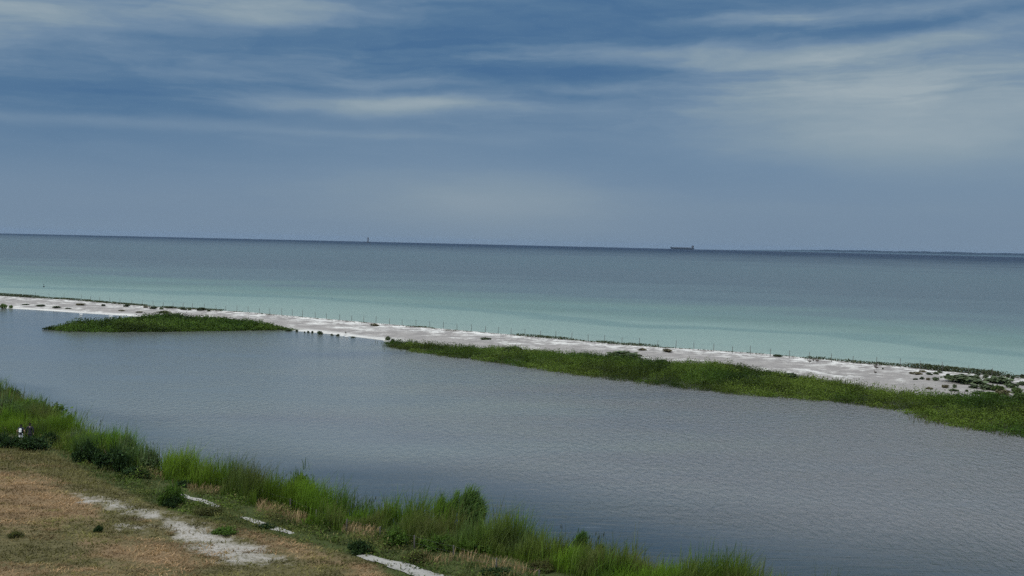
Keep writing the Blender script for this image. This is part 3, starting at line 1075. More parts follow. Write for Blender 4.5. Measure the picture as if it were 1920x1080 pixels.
# ---- tall reed clumps that lean in the wind
def reed_clump(xy, wpx, hpx, label, seed, cols, n=480):
    global RNG
    keepr, RNG = RNG, np.random.default_rng(seed)
    g = on_ground([xy], 'near')[0]
    s = F / np.dot(g - EYE, FWD)
    w, h = wpx / s, hpx / s
    b = RNG.uniform(-1, 1, (n, 3)) * np.array([w * .40, w * .30, 0])
    c = palette(n, cols, .2)
    tall = RNG.uniform(.60, 1.0, n) * (1 - .25 * np.abs(b[:, 0] / (w * .40)) ** 2) * (.62 + .62 * sstep(.3, .7, vnoise(b[:, 0] * 1.3 + seed * 3, b[:, 1] * 1.3 + seed)))
    o = empty('reed_clump', tuple(g))
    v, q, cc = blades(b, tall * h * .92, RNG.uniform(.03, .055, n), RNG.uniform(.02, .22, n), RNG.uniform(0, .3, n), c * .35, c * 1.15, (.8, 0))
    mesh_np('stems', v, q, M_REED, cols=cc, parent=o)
    m = n * 3
    b2 = np.repeat(b, 3, 0)
    up = RNG.uniform(.45, .85, m) * np.repeat(tall, 3) * h
    b2[:, 0] += up * .12 + RNG.normal(0, .12, m)
    b2[:, 1] += RNG.normal(0, .12, m)
    b2[:, 2] = up
    c2 = palette(m, cols, .25)
    v, q, cc = blades(b2, RNG.uniform(.16, .30, m) * h, RNG.uniform(.04, .08, m), RNG.uniform(.08, .4, m), RNG.uniform(.2, .8, m), c2 * .8, c2 * 1.3, (1.3, 0))
    mesh_np('plumes', v, q, M_REED, cols=cc, parent=o)
    tag(o, label, 'reed clump', 'tall reed clumps at the lagoon edge')
    RNG = keepr


TALL = [(.10, .17, .045), (.125, .20, .06), (.085, .145, .045)]
DTALL = [(.05, .10, .025), (.06, .115, .03)]
reed_clump((834, 982), 46, 66, 'left one of the two tall feathery reed clumps leaning over the water', 31, TALL)
reed_clump((880, 992), 56, 78, 'right and bigger one of the two tall feathery reed clumps', 32, TALL, 640)
reed_clump((1084, 1052), 26, 52, 'slim dark reed clump standing above the reeds near the bottom edge', 33, DTALL, 260)
reed_clump((1121, 1060), 16, 46, 'thinner dark reed clump to the right of the slim dark one', 34, DTALL, 140)
reed_clump((128, 800), 12, 40, 'thin dark reed clump alone in the water right of the walkers', 35, DTALL, 70)

# ---- shrubs and reeds on the far side of the lagoon
FARB = (-300, 330, 130, 640)


def hummocks(P, rmin, rmax, hmin, hmax, per, size, ca, cb, name, label, mat, baseh, nscale=9.0):
    """Many small leafy domes that grow into one canopy."""
    n = len(P)
    r = RNG.uniform(rmin, rmax, n)
    h = RNG.uniform(hmin, hmax, n) * (0.7 + .7 * fbm(P[:, 0], P[:, 1], nscale, 3))
    zb = np.maximum(spit_h(P)[0], 0)
    inside = np.maximum(poly_sd(P, ISLAND), poly_sd(P, STRIP))
    h = h * (.42 + .58 * sstep(0, 7, inside))
    dkp = np.clip((fbm(P[:, 0] - 77, P[:, 1] + 40, nscale * .7, 3) - .47) * 5, 0, 1)[:, None]
    d = RNG.normal(size=(n, per, 3))
    d[..., 2] = np.abs(d[..., 2])
    d /= np.linalg.norm(d, axis=2)[..., None]
    rad = RNG.uniform(.55, 1.08, (n, per, 1))
    c = np.empty((n, per, 3))
    c[..., :2] = P[:, None] + d[..., :2] * rad * r[:, None, None]
    c[..., 2] = zb[:, None] + d[..., 2] * rad[..., 0] * h[:, None]
    t = np.clip((fbm(P[:, 0] + 31, P[:, 1], nscale * 1.4, 3) - .3) * 2.5, 0, 1)
    col = blend(t, ca, cb) * (1 + RNG.normal(0, .16, (n, 1))) * (1 - .58 * dkp)
    C = np.clip(np.repeat(col, per, 0) * (1 + RNG.normal(0, .13, (n * per, 1))), .003, 1)
    v, q, cc = leaves(c.reshape(-1, 3), RNG.uniform(.6, 1.3, n * per) * size, C, .4)
    return v, q, cc


P = scatter(40000, (ISLAND[:, 0].min() - 4, ISLAND[:, 0].max() + 4, ISLAND[:, 1].min() - 4, ISLAND[:, 1].max() + 4), lambda P: (poly_sd(P, ISLAND) > .6) * 1.0)
P = P[:1500]
v, q, c = hummocks(P, 1.2, 2.6, .9, 2.9, 110, .42, (.038, .078, .010), (.078, .125, .020), '', '', M_BUSH, 0)
tag(mesh_np('island_thicket', v, q, M_BUSH, cols=c), 'dense dark green thicket covering the low island at left', 'thicket', kind='stuff')


def strip_ok(P):
    s = poly_sd(P, STRIP)
    return (s > -.8) * (.7 + .3 * sstep(.3, .6, fbm(P[:, 0], P[:, 1], 8, 3)))


P = scatter(230000, FARB, strip_ok)
P = P[:5200]
v, q, c = hummocks(P, .9, 2.4, .5, 2.8, 100, .26, (.048, .096, .013), (.100, .145, .022), '', '', M_BUSH, 0)
G = scatter(900000, FARB, lambda P: np.where(poly_sd(P, STRIP) > .5, .35, np.clip(1 + poly_sd(P, STRIP) / 6.5, 0, 1) ** 2) * (polyline_sd(P, LAG) < 26) * sstep(.36, .56, fbm(P[:, 0] + 13, P[:, 1], 5, 3)))[:42000]
gb = np.column_stack([G, np.maximum(spit_h(G)[0], -.1)])
edge = sstep(6, 0, polyline_sd(G, LAG))
gc = blend(np.clip((fbm(G[:, 0], G[:, 1], 14, 3) - .3) * 2.5, 0, 1), (.060, .108, .012), (.095, .130, .022)) * (1 + RNG.normal(0, .2, (len(G), 1)))
gc = gc * (1 - edge[:, None] * .6) + np.array([.13, .12, .07]) * edge[:, None] * .6
bl = blades(gb, RNG.uniform(.9, 1.7, len(G)) * (1 - .35 * edge), RNG.uniform(.06, .12, len(G)), RNG.uniform(.05, .35, len(G)), RNG.uniform(0, .6, len(G)), gc * .55, gc, (.5, 0))
V, Q, C = join([(v, q, c), bl])
tag(mesh_np('marsh_reeds', V, Q, M_BUSH, cols=C), 'long green belt of marsh reeds between the lagoon and the white sand', 'reeds', kind='stuff')

# thin creeping plants along the crest of the spit
CL = resample(CREST[1:-1], 900)
cpx = to_px(np.column_stack([CL, np.ones(len(CL))]))
dens = sstep(.44, .60, fbm(CL[:, 0], CL[:, 1], 14, 3)) * .8 + .12 + 1.6 * sstep(1660, 1740, cpx[:, 0]) * sstep(1890, 1850, cpx[:, 0]) + .9 * (cpx[:, 0] < 150)
k = RNG.choice(len(CL), 6000, p=dens / dens.sum())
P = CL[k] + RNG.normal(0, 1.0, (6000, 2))
hgt = np.clip(dens[k], .1, 1.6)
c0 = np.column_stack([P, spit_h(P)[0]])
c0 = np.repeat(c0, 4, 0) + RNG.normal(0, .35, (24000, 3)) * np.array([1, 1, 0])
c0[:, 2] += RNG.random(24000) * .7 * np.repeat(hgt, 4)
v, q, c = leaves(c0, RNG.uniform(.25, .5, 24000), np.clip(palette(24000, [(.05, .065, .028), (.035, .05, .022), (.075, .08, .04)]), .004, 1), .4)
tag(mesh_np('crest_plants', v, q, M_BUSH, cols=c), 'thin line of low dark plants along the seaward crest of the sand', 'plants', kind='stuff')

d_dark = make_bush('dune_shrub', 41, 6, 520, .34, [(.045, .07, .03), (.055, .08, .04)], M_DUNE)
d_grey = make_bush('dune_shrub', 43, 7, 620, .30, [(.13, .165, .085), (.10, .14, .07)], M_DUNE)
d_green = make_bush('dune_shrub', 45, 7, 620, .32, [(.075, .125, .03), (.09, .14, .035)], M_DUNE)
d_tan = make_bush('dune_tuft', 47, 6, 420, .30, [(.17, .145, .085), (.14, .125, .07)], M_DUNE)

# single shrubs with a look or a place of their own
for proto, xy, w, h, lab in [
    (d_green, (4, 579), 18, 11, 'round green shrub in the lagoon shallows, cut by the left edge of the photo'),
    (d_green, (20, 578), 9, 7, 'small round green shrub in the shallows just off the left edge'),
    (d_grey, (725, 638), 14, 9, 'small grey green shrub alone at the waterline left of the long reed belt'),
    (d_dark, (736, 643), 11, 10, 'dark round shrub at the left tip of the long reed belt'),
    (d_dark, (736, 650), 12, 6, 'low shrub standing in the water under the left tip of the reed belt'),
    (d_grey, (1155, 670), 90, 13, 'wide grey green shrub bank rising out of the middle of the reed belt'),
    (d_dark, (1238, 681), 36, 9, 'dark shrub alone on the white sand edge right of the wide grey green one'),
    (d_tan, (1206, 657), 22, 5, 'flat brownish tuft on the sand, left one of a pair'),
    (d_tan, (1250, 660), 22, 8, 'taller tan tuft on the sand, right one of a pair'),
    (d_dark, (960, 662), 46, 16, 'round dark shrub crowning the left part of the reed belt'),
    (d_dark, (1480, 711), 40, 15, 'dark shrub at the white sand edge in the right half of the reed belt'),
    (d_dark, (1458, 669), 20, 6, 'dark low shrub by the crest where the sand is widest and bare'),
    (d_grey, (908, 637), 34, 5, 'flat grey green patch of plants lying on the bare middle of the sand'),
    (d_tan, (702, 611), 26, 5, 'flat brown tuft on the sand near the crest, left of the reed belt'),
    (d_grey, (1820, 719), 100, 17, 'largest grey green shrub bank on the sand at the right end of the spit'),
    (d_grey, (1860, 716), 70, 12, 'grey green shrub bank joining the largest one on its right'),
]:
    put_bush(proto, xy, w, h, lab, 'shrub', 'shrubs on the far side of the lagoon', 'spit')
for (x, y, w, h, p) in [(47, 572, 22, 3, d_dark), (75, 574, 24, 4, d_dark), (107, 577, 26, 4, d_dark), (153, 572, 26, 4, d_tan), (128, 579, 12, 3, d_dark), (194, 574, 10, 5, d_dark),
                        (238, 575, 16, 7, d_dark), (228, 583, 16, 3, d_tan), (272, 577, 14, 4, d_tan), (288, 579, 16, 6, d_dark), (301, 580, 10, 4, d_grey), (318, 578, 16, 5, d_dark),
                        (343, 581, 16, 6, d_dark), (354, 582, 8, 5, d_grey), (376, 582, 22, 7, d_dark), (392, 584, 12, 4, d_dark), (260, 586, 20, 3, d_tan), (310, 586, 34, 4, d_tan),
                        (440, 603, 30, 5, d_tan), (470, 604, 14, 4, d_dark)]:
    put_bush(p, (x, y), w, h, 'low dark tuft of plants on the pale sand behind the island', 'shrub', 'tufts on the sand behind the island', 'spit', name='sand_tuft')
for (x, y, w, h) in [(541, 621, 16, 5), (557, 622, 10, 5), (571, 624, 5, 4), (578, 624, 5, 5), (586, 625, 8, 6), (600, 627, 12, 8), (622, 629, 8, 4), (634, 630, 9, 5), (662, 633, 10, 3)]:
    put_bush(d_dark, (x, y), w, h, 'small dark tuft in the row along the waterline right of the island', 'shrub', 'tufts in a row right of the island', 'spit', name='waterline_tuft')
for (x, y, w, h, p) in [(1708, 701, 12, 5, d_tan), (1720, 702, 22, 6, d_tan), (1742, 703, 14, 6, d_dark), (1730, 698, 18, 5, d_tan), (1757, 702, 14, 6, d_grey), (1764, 699, 12, 5, d_grey),
                        (1716, 712, 12, 4, d_dark), (1729, 711, 13, 6, d_dark), (1741, 713, 12, 6, d_tan), (1754, 713, 18, 7, d_grey), (1778, 705, 12, 6, d_dark), (1772, 696, 14, 8, d_dark),
                        (1774, 727, 18, 7, d_tan), (1789, 727, 10, 8, d_grey), (1741, 730, 20, 5, d_tan), (1792, 733, 24, 5, d_grey), (1813, 734, 12, 5, d_dark), (1834, 704, 10, 6, d_dark),
                        (1846, 708, 14, 8, d_grey), (1865, 711, 14, 9, d_dark), (1876, 713, 14, 10, d_grey), (1891, 708, 12, 9, d_dark), (1899, 711, 12, 8, d_dark), (1917, 709, 14, 9, d_dark),
                        (1826, 727, 20, 7, d_dark), (1850, 730, 40, 12, d_grey), (1872, 733, 34, 12, d_green), (1896, 727, 34, 11, d_grey), (1912, 722, 22, 9, d_grey), (1910, 738, 34, 13, d_green),
                        (1884, 741, 40, 12, d_tan), (1838, 739, 34, 8, d_dark), (1862, 743, 40, 10, d_green), (1915, 747, 40, 14, d_green), (1890, 719, 26, 9, d_grey), (1655, 692, 6, 3, d_dark)]:
    put_bush(p, (x, y), w, h, 'wind clipped dune shrub scattered over the sand at the right end of the spit', 'shrub', 'dune shrubs at the right end of the spit', 'spit', name='dune_shrub')

# ------------------------------------------------------------------ fences
def fence(name, pts, height, rad, wires, label, which, jit=.12):
    root = empty(name)
    g = on_ground(pts, which)
    tops = []
    for k, p in enumerate(g):
        r = random.Random(k * 7 + 1)
        h = height * r.uniform(1 - jit, 1 + jit)
        mb = MB()
        tilt = (r.uniform(-.05, .05) * h, r.uniform(-.05, .05) * h)
        mb.tube([(p[0], p[1], p[2] - .3), (p[0] + tilt[0] * .5, p[1] + tilt[1] * .5, p[2] + h * .5), (p[0] + tilt[0], p[1] + tilt[1], p[2] + h - .04), (p[0] + tilt[0], p[1] + tilt[1], p[2] + h)],
                [rad * 1.1, rad, rad * .9, rad * .6], 8)
        mb.build('post', M_POST, root, True)
        tops.append((p[0] + tilt[0], p[1] + tilt[1], p[2], h))
    for f in wires:
        mb = MB()
        for a, b in zip(tops[:-1], tops[1:]):
            pa = Vector((a[0], a[1] + rad, a[2] + a[3] * f))
            pb = Vector((b[0], b[1] + rad, b[2] + b[3] * f))
            mid = (pa + pb) / 2 - Vector((0, 0, .06))
            mb.tube([pa, mid, pb], .006, 4)
        mb.build('wire', M_WIRE, root)
    tag(root, label, 'fence')


SEA_POSTS = [(1860, 706), (1815, 702), (1767, 698), (1725, 695), (1688, 689), (1643, 685), (1599, 682), (1559, 679), (1517, 674), (1480, 672), (1444, 669), (1407, 665), (1373, 663), (1338, 659),
             (1301, 657), (1267, 654), (1233, 651), (1199, 648), (1166, 645), (1134, 642), (1103, 640), (1072, 637), (1042, 635), (1013, 632), (984, 629), (958, 627), (934, 625), (910, 623),
             (884, 620), (857, 619), (831, 616), (806, 614), (780, 612), (754, 610), (730, 608), (705, 606), (682, 604), (659, 602), (637, 600), (612, 598), (591, 596), (567, 594), (548, 592),
             (528, 590.5), (506, 589), (486, 587.5), (465, 586), (444, 584.5), (423, 583), (405, 582), (383, 581), (361, 580), (343, 579), (324, 577.5), (306, 576.5), (287, 575.5), (267, 573.5), (247, 572),
             (225, 570), (206, 568), (187, 566), (170, 565), (152, 563.5), (120, 561), (92, 559), (66, 558)]
fence('beach_fence', SEA_POSTS, 2.1, .06, (.35, .8), 'long fence of thin upright posts along the seaward crest of the sand spit', 'spit')
fence('bank_fence', [(392, 915), (440, 927), (493, 943), (545, 960), (593, 980), (649, 997), (712, 1010), (777, 1030), (850, 1046), (930, 1074), (1010, 1096)], 1.25, .065, (.45, .9),
      'old fence of weathered wooden posts between the path and the reeds', 'near')

# ------------------------------------------------------------------ people


def skin(name, nodes, edges, mat, parent, root=0, sub=2):
    """A body or garment as ONE surface grown over a skeleton: nodes are (x, y, z, radius[, radius2])."""
    me = bpy.data.meshes.new(name)
    me.from_pydata([n[:3] for n in nodes], edges, [])
    me.materials.append(mat)
    o = bpy.data.objects.new(name, me)
    COL.objects.link(o)
    s = o.modifiers.new('skin', 'SKIN')
    s.use_smooth_shade = True
    if not me.skin_vertices:
        me.skin_vertices.new()
    for i, n in enumerate(nodes):
        sv = me.skin_vertices[0].data[i]
        sv.radius = (n[3], n[4] if len(n) > 4 else n[3])
        sv.use_root = i == root
    if sub:
        m = o.modifiers.new('round', 'SUBSURF')
        m.levels = m.render_levels = sub
    o.parent = parent
    return o


def hand(nodes, edges, wrist, side, down=(0, 0, -1)):
    """Palm, four fingers of unequal length and a thumb that leaves the side of the palm."""
    wx, wy, wz = nodes[wrist][:3]
    p = len(nodes)
    nodes.append((wx, wy + .01, wz - .05, .022, .034))
    edges.append((wrist, p))
    q = len(nodes)
    nodes.append((wx, wy + .018, wz - .085, .018, .036))
    edges.append((p, q))
    for k, (off, ln) in enumerate(((-.030, .070), (-.010, .080), (.010, .076), (.029, .060))):
        a = len(nodes)
        nodes.append((wx, wy + .022 + off, wz - .098, .009))
        nodes.append((wx - side * .006, wy + .026 + off, wz - .098 - ln * .5, .0085))
        nodes.append((wx - side * .022, wy + .028 + off, wz - .098 - ln * .95, .0075))
        edges += [(q, a), (a, a + 1), (a + 1, a + 2)]
    a = len(nodes)
    nodes.append((wx - side * .012, wy + .048, wz - .062, .0105))
    nodes.append((wx - side * .022, wy + .062, wz - .098, .009))
    edges += [(p, a), (a, a + 1)]


def person(loc, rz, label, H, top, bottom, long_sleeve, shorts, lift, elbow_out):
    """Standing and walking away: +Y of the figure is where it faces."""
    root = empty('person', loc, rz)
    k = H / 1.75
    nodes = [(0, 0, .95, .145, .10), (0, .0, 1.12, .125, .09), (0, .01, 1.30, .155, .10), (0, .0, 1.43, .13, .075), (0, .005, 1.50, .052), (0, .02, 1.56, .055),
             (0, .03, 1.64, .078, .092), (0, .025, 1.71, .068, .08), (0, .11, 1.615, .02), (0, .12, 1.60, .012)]
    edges = [(0, 1), (1, 2), (2, 3), (3, 4), (4, 5), (5, 6), (6, 7), (6, 8), (8, 9)]
    for s in (-1, 1):
        e = len(nodes)
        nodes.append((s * .075, .03, 1.645, .014))         # ear
        nodes.append((s * .088, .025, 1.645, .012))
        edges += [(6, e), (e, e + 1)]
        e = len(nodes)
        nodes += [(s * .185, 0, 1.42, .058), (s * (.235 + elbow_out), -.03, 1.16, .044), (s * (.225 + elbow_out * .8), .06, .93, .028)]
        edges += [(3, e), (e, e + 1), (e + 1, e + 2)]
        hand(nodes, edges, e + 2, s)
        e = len(nodes)
        st = .17 * s * lift
        nodes += [(s * .095, 0, .86, .088), (s * .10, st * .5 + .02, .50, .058), (s * .10, st - .04, .10, .036), (s * .105, st - .03, .045, .042), (s * .115, st + .12, .03, .034)]
        edges += [(0, e), (e, e + 1), (e + 1, e + 2), (e + 2, e + 3), (e + 3, e + 4)]
    sc = lambda L, g=0.0: [tuple(v * k for v in n[:3]) + tuple((r + g) * k for r in n[3:]) for n in L]
    skin('body', sc(nodes), edges, M_SKIN, root)
    # face: eyes, mouth line
    mb = MB()
    for s in (-1, 1):
        mb.lathe([(.002, -.012), (.012, -.006), (.012, .006), (.002, .012)], (s * .032 * k, .108 * k, 1.645 * k), 8)
    mb.build('eyes', M_BLACK, root, True)
    # hair
    hn = [(0, -.015, 1.57, .070, .060), (0, .0, 1.67, .092, .10), (0, .01, 1.735, .080, .088)]
    skin('hair', sc(hn), [(0, 1), (1, 2)], M_HAIR, root, 1)
    # top
    tn = [(0, 0, .98, .165, .118), (0, 0, 1.13, .150, .108), (0, .01, 1.30, .178, .118), (0, 0, 1.43, .14, .09), (0, .003, 1.50, .068, .07), (0, .008, 1.565, .064, .066), (0, 0, .86, .168, .13)]
    te = [(0, 1), (1, 2), (2, 3), (3, 4), (4, 5), (0, 6)]
    for s in (-1, 1):
        e = len(tn)
        if long_sleeve:
            tn += [(s * .185, 0, 1.425, .076), (s * (.235 + elbow_out), -.03, 1.16, .062), (s * (.226 + elbow_out * .8), .055, .95, .048)]
            te += [(3, e), (e, e + 1), (e + 1, e + 2)]
        else:
            tn += [(s * .185, 0, 1.425, .078), (s * (.215 + elbow_out * .5), -.015, 1.27, .066)]
            te += [(3, e), (e, e + 1)]
    skin('jacket' if long_sleeve else 'shirt', sc(tn), te, top, root)
    bn = [(0, 0, 1.08, .150, .108), (0, 0, .90, .165, .125)]
    be = [(0, 1)]
    for s in (-1, 1):
        e = len(bn)
        st = .17 * s * lift
        bn.append((s * .098, .0, .80, .104))
        be.append((1, e))
        if shorts:
            bn.append((s * .10, st * .4 + .015, .56, .088))
            be.append((e, e + 1))
        else:
            bn += [(s * .10, st * .5 + .02, .50, .076), (s * .10, st - .04, .12, .06)]
            be += [(e, e + 1), (e + 1, e + 2)]
    skin('shorts' if shorts else 'trousers', sc(bn), be, bottom, root)
    for s in (-1, 1):
        st = .17 * s * lift
        skin('shoe', sc([(s * .105, st - .06, .05, .05), (s * .108, st + .03, .045, .05, .045), (s * .115, st + .13, .035, .042, .035)]), [(0, 1), (1, 2)], M_SHOE, root, 1)
    tag(root, label, 'person', 'walkers on the path')
    return root


pl = on_ground([(39, 833), (56, 833)], 'near')
# they walk away from us, along the path
p1 = person(tuple(pl[0]), .10, 'person in dark shirt and white shorts walking away with a white backpack', 1.68, M_DARKBLUE, M_WHITE, False, True, .9, .09)
p2 = person(tuple(pl[1]), -.04, 'person in black jacket and black trousers walking beside the white backpack', 1.80, M_BLACK, M_BLACK, True, False, -.8, .06)
# backpack
bp = empty('backpack', tuple(pl[0]), .10)
for o in (p1, p2, bp):
    o.scale = (1.5, 1.5, 1.5)
kk = 1.68 / 1.75
skin('bag', [(0, -.19 * kk, 1.08 * kk, .125, .075), (0, -.20 * kk, 1.22 * kk, .14, .085), (0, -.18 * kk, 1.38 * kk, .12, .07), (0, -.17 * kk, 1.43 * kk, .08, .05)], [(0, 1), (1, 2), (2, 3)], M_WHITE, bp, 1)
skin('pocket', [(0, -.285 * kk, 1.08 * kk, .085, .03), (0, -.29 * kk, 1.18 * kk, .085, .03)], [(0, 1)], M_WHITE, bp, 0)
for s in (-1, 1):
    mb = MB()
    mb.tube([(s * .09, -.12 * kk, 1.42 * kk), (s * .105, -.02, 1.50 * kk), (s * .11, .10, 1.40 * kk), (s * .13, .13, 1.2 * kk), (s * .15, .0, 1.05 * kk), (s * .10, -.13, 1.03 * kk)], .016, 6)
    mb.build('strap', M_BLACK, bp, True)
tag(bp, 'white backpack on the back of the person in white shorts', 'backpack')

# ------------------------------------------------------------------ birds


def bird(name, cols, legs, L):
    """A goose or swan: one body surface with neck, head and tail; wings, bill and legs are parts."""
    root = empty(name)
    hz = .32 if legs else .10
    k = L
    n = [(0, -.10, hz + .06, .15, .13), (0, .12, hz + .08, .15, .13), (0, .30, hz + .10, .10, .09), (0, .40, hz + .24, .045), (0, .40, hz + .42, .036), (0, .44, hz + .52, .05, .048), (0, .50, hz + .51, .036),
         (0, -.32, hz + .10, .09, .06), (0, -.48, hz + .14, .04, .02)]
    n = [tuple(v * k for v in q) for q in n]
    skin('body', n, [(0, 1), (1, 2), (2, 3), (3, 4), (4, 5), (5, 6), (0, 7), (7, 8)], cols[0], root)
    for s in (-1, 1):
        skin('wing', [tuple(v * k for v in q) for q in [(s * .13, .18, hz + .12, .035, .09), (s * .14, -.10, hz + .14, .03, .10), (s * .07, -.44, hz + .15, .015, .04)]], [(0, 1), (1, 2)], cols[1], root)
        if legs:
            mb = MB()
            mb.tube([(s * .07 * k, .02 * k, hz * k), (s * .07 * k, 0, .15 * k), (s * .07 * k, .02 * k, .01 * k)], [.02 * k, .014 * k, .014 * k], 6)
            mb.prism([(s * .07 * k - .03, 0), (s * .07 * k + .03, 0), (s * .07 * k + .05, .10), (s * .07 * k - .05, .10)], 0.002, .014)
            mb.build('leg', M_BLACK, root, True)
    mb = MB()
    mb.tube([(0, .52 * k, (hz + .51) * k), (0, .63 * k, (hz + .485) * k)], [.026 * k, .010 * k], 6)
    mb.build('bill', cols[2], root, True)
    return root


M_FEATHER = plain('white_feathers', (.82, .81, .79), .8, .06)
M_GREYF = plain('grey_feathers', (.10, .085, .07), .8, .3)
M_BILL = plain('orange_bill', (.5, .2, .05), .5)
swan = bird('swan', (M_FEATHER, M_FEATHER, M_BILL), False, 1.5)
goose = bird('goose', (M_GREYF, M_GREYF, M_BLACK), True, 1.2)
fresh = {swan, goose}
for proto, xy, rz, lab, where in [
    (swan, (152, 591), 1.2, 'white swan floating off the sand, leftmost of the three', 'lagoon'), (swan, (208, 594.5), 1.9, 'white swan floating off the sand, middle one of the three', 'lagoon'),
    (swan, (227, 596), 1.4, 'white swan floating nearest to the island', 'lagoon'), (swan, (641, 632), 1.3, 'white swan at the waterline, left of the dark goose', 'lagoon'),
    (swan, (650, 633.5), 2.0, 'white swan at the waterline, right below the dark goose', 'lagoon'),
    (goose, (648, 627), .4, 'dark goose standing at the waterline between two white swans', 'spit'),
    (goose, (1518, 681), 1.1, 'leftmost of the three dark geese standing on the bare sand', 'spit'), (goose, (1525, 679), -.4, 'middle one of the three dark geese on the bare sand', 'spit'),
    (goose, (1532, 680), .7, 'rightmost of the three dark geese standing on the bare sand', 'spit'),
    (goose, (1642, 690), -1.0, 'dark goose of the pair on the sand left of the dune shrubs, the far one', 'spit'),
    (goose, (1643, 693), 1.7, 'dark goose of the pair on the sand left of the dune shrubs, the near one', 'spit'),
    (goose, (1641, 702), .2, 'single dark goose on the sand below the pair of geese', 'spit'),
]:
    if where == 'lagoon':
        w = on_plane([xy])[0]
        loc = (w[0], w[1], 0.0)
    else:
        loc = tuple(on_ground([xy], 'spit')[0])
    o = proto if proto in fresh else copy_tree(proto)
    fresh.discard(proto)
    o.location = loc
    o.rotation_euler = (0, 0, rz)
    tag(o, lab, 'bird', 'swans on the lagoon' if proto is swan else 'geese on the sand')

# ------------------------------------------------------------------ out at sea


def at_sea(x, dist):
    """Point on the curved sea at DIST metres in the direction of column x of the photograph (row of the horizon)."""
    d = px_dir(x, 437 + 46 * x / 1920)
    a = math.atan2(d[0], d[1])
    return np.array([math.sin(a) * dist, math.cos(a) * dist, -dist * dist / (2 * R_EARTH)]), a


M_HULL = plain('ship_hull', (.015, .03, .05), .6, .2, .02)
M_SHIP = plain('ship_house', (.07, .075, .09), .6, .2, .05)
M_DECK = plain('ship_deck', (.09, .06, .05), .8, .2, .05)
M_LAMP = plain('lighthouse_tower', (.07, .055, .06), .6, .2, .1)
M_CONC = plain('caisson_concrete', (.14, .14, .14), .85, .3, .1)

c, a = at_sea(1279, 12000.0)
ship = empty('cargo_ship', tuple(c), -a)
L = 230.0
# the hull: sections from bow (-X) to stern (+X)
hv, hf = [], []
SEC = [(-.5, .5, 24, 21), (-.485, 3, 23, 13), (-.45, 11, 22, 4), (-.40, 16, 18, 0), (-.3, 16, 17, 0), (0, 16, 16.5, 0), (.3, 16, 16.8, 0), (.42, 16, 17.3, 0), (.48, 14, 17.7, 3), (.5, 11, 17.9, 8)]
for t, wdt, deck, keel in SEC:
    hv += [(t * L, -wdt, deck), (t * L, -wdt * .96, (deck + keel) / 2), (t * L, -wdt * .75, keel - 4 if keel == 0 else keel), (t * L, wdt * .75, keel - 4 if keel == 0 else keel), (t * L, wdt * .96, (deck + keel) / 2), (t * L, wdt, deck)]
for i in range(len(SEC) - 1):
    for j in range(6):
        hf.append((i * 6 + j, (i + 1) * 6 + j, (i + 1) * 6 + (j + 1) % 6, i * 6 + (j + 1) % 6))
hf += [tuple(range(6)), tuple(reversed(range(len(hv) - 6, len(hv))))]
mb = MB()
mb.v, mb.f = hv, hf
mb.build('hull', M_HULL, ship)
for k in range(7):
    mb = MB()
    mb.box((-.33 * L + k * .105 * L, 0, 18.4), (.08 * L, 20, 3.0))
    mb.build('hatch', M_DECK, ship)
mb = MB()
mb.box((.43 * L, 0, 25.5), (20, 27, 17))
mb.box((.425 * L, 0, 35.5), (13, 30, 4))
mb.box((.425 * L, 0, 38.5), (8, 14, 2.5))
house = mb.build('superstructure', M_SHIP, ship)
mb = MB()
mb.box((.405 * L - .4, 0, 35.9), (.5, 29, 1.6))
mb.build('window', M_BLACK, house)
mb = MB()
mb.lathe([(3.6, 0), (3.6, 9), (3.2, 13), (2.6, 13.2)], (.468 * L, 0, 27))
mb.build('funnel', M_HULL, ship, True)
mb = MB()
mb.tube([(.425 * L, 0, 39), (.425 * L, 0, 47)], [.6, .3], 8)
mb.box((.425 * L, 0, 44), (.5, 6, .5))
mb.build('mast', M_SHIP, ship)
mb = MB()
mb.tube([(-.47 * L, 0, 22), (-.47 * L, 0, 32)], [.7, .3], 8)
mb.build('foremast', M_SHIP, ship)
tag(ship, 'dark cargo ship with its bridge at the right end, lying on the horizon', 'ship')

c, a = at_sea(690, 9300.0)
lh = empty('lighthouse', tuple(c), -a)
mb = MB()
mb.lathe([(11, -6), (11, 3), (12.5, 3.2), (12.5, 4.5), (6, 4.6)], k=24)
mb.build('base', M_CONC, lh, True)
mb = MB()
mb.lathe([(4.6, 4.6), (4.0, 18), (3.9, 29), (6.2, 30.5), (6.2, 32)], k=20)
mb.build('tower', M_LAMP, lh, True)
mb = MB()
mb.lathe([(4.2, 32), (4.2, 36), (4.8, 36.2), (3.0, 38.5), (.3, 40.5)], k=16)
lan = mb.build('lantern', M_LAMP, lh, True)
mb = MB()
mb.lathe([(6.1, 32), (6.15, 32.1), (6.1, 33.3), (6.0, 33.3)], k=20)
mb.build('railing', M_CONC, lan)
mb = MB()
mb.box((17, 0, 4.2), (12, 5, 1.2))
for x in (14, 21):
    mb.box((x, 0, -1), (1.4, 1.4, 10))
mb.build('jetty', M_CONC, lh)
tag(lh, 'lighthouse tower standing in open sea on the horizon, left of the centre', 'lighthouse')

g = on_plane([(82, 538)])[0]
bu = empty('buoy', (g[0], g[1], 0))
mb = MB()
mb.lathe([(.1, -.5), (.42, -.3), (.42, .25), (.2, .4)], k=14)
mb.build('float', M_BLACK, bu, True)
mb = MB()
mb.tube([(0, 0, .35), (0, 0, 1.7)], [.09, .05], 8)
mb.lathe([(.02, 1.25), (.22, 1.3), (.02, 1.75)], k=10)
mb.build('staff', M_HULL, bu, True)
tag(bu, 'small dark buoy floating off the beach at far left', 'buoy')

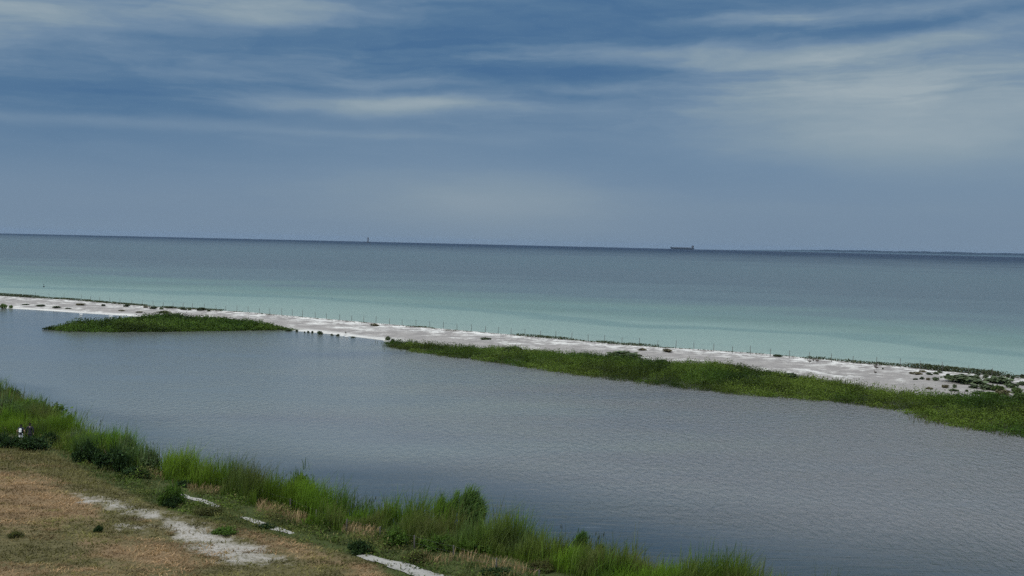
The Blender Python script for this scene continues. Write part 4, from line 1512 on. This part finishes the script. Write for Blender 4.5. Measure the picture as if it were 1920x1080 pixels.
# ------------------------------------------------------------------ the far coast
ah = np.linspace(math.radians(8.8), math.radians(34), 900)
rows_d = np.array([22500, 23000, 23600, 24300, 25000, 25600, 26400])
AA, DD = np.meshgrid(ah, rows_d)
arise = sstep(math.radians(8.8), math.radians(15.5), AA) * .8 + .2 * sstep(math.radians(14), math.radians(22), AA)
prof = np.array([0, 16, 34, 58, 74, 66, 40])[:, None] * (arise * .9 + .06)
rough = fbm(AA * 900, DD / 300, 9, 4)
wood = fbm(AA * 5000, DD / 300, 5, 3)
zz = prof * (.72 + .5 * rough) + (wood - .3) * 11 * (prof > 18) * arise + 1
zz[0] = -6
VV = np.stack([np.sin(AA) * DD, np.cos(AA) * DD, zz - DD ** 2 / (2 * R_EARTH)], -1).reshape(-1, 3)


def hill_material():
    m, n, out = new_mat('far_coast')
    h = n.new('ShaderNodeAttribute', attribute_name='above_sea').outputs['Fac']
    pos = n.new('ShaderNodeNewGeometry').outputs['Position']
    f = n.noise(n.mapping(pos, (.0015, .0015, .02)), 1.0, 4.0)
    c = n.ramp(n.m('DIVIDE', n.add(h, n.mul(n.sub(f, .5), 26)), 60.0), [(0, (.055, .085, .115)), (.32, (.045, .08, .10)), (.45, (.012, .025, .042)), (1, (.010, .022, .038))])  # blue of the distant haze is mixed into the land's own colours
    p = n.new('ShaderNodeBsdfPrincipled')
    n.put(p.inputs['Base Color'], c)
    p.inputs['Roughness'].default_value = 1.0
    p.inputs['Specular IOR Level'].default_value = 0
    n.l.new(p.outputs[0], out.inputs[0])
    return m


tag(mesh_np('hills', VV, grid_quads(len(rows_d), len(ah)), hill_material(), attrs={'above_sea': zz.ravel()}), kind='structure')

# ------------------------------------------------------------------ the damp air over the sea
mb = MB()
mb.box((0, 0, (52 - 96) / 2), (70000, 70000, 52 + 96))
m, n, out = new_mat('damp_air')
v = n.new('ShaderNodeVolumePrincipled')
v.inputs['Color'].default_value = (.38, .50, .65, 1)
v.inputs['Density'].default_value = 1.7e-5
v.inputs['Anisotropy'].default_value = 0.2
n.l.new(v.outputs[0], out.inputs['Volume'])
tag(mb.build('haze', m), kind='stuff')
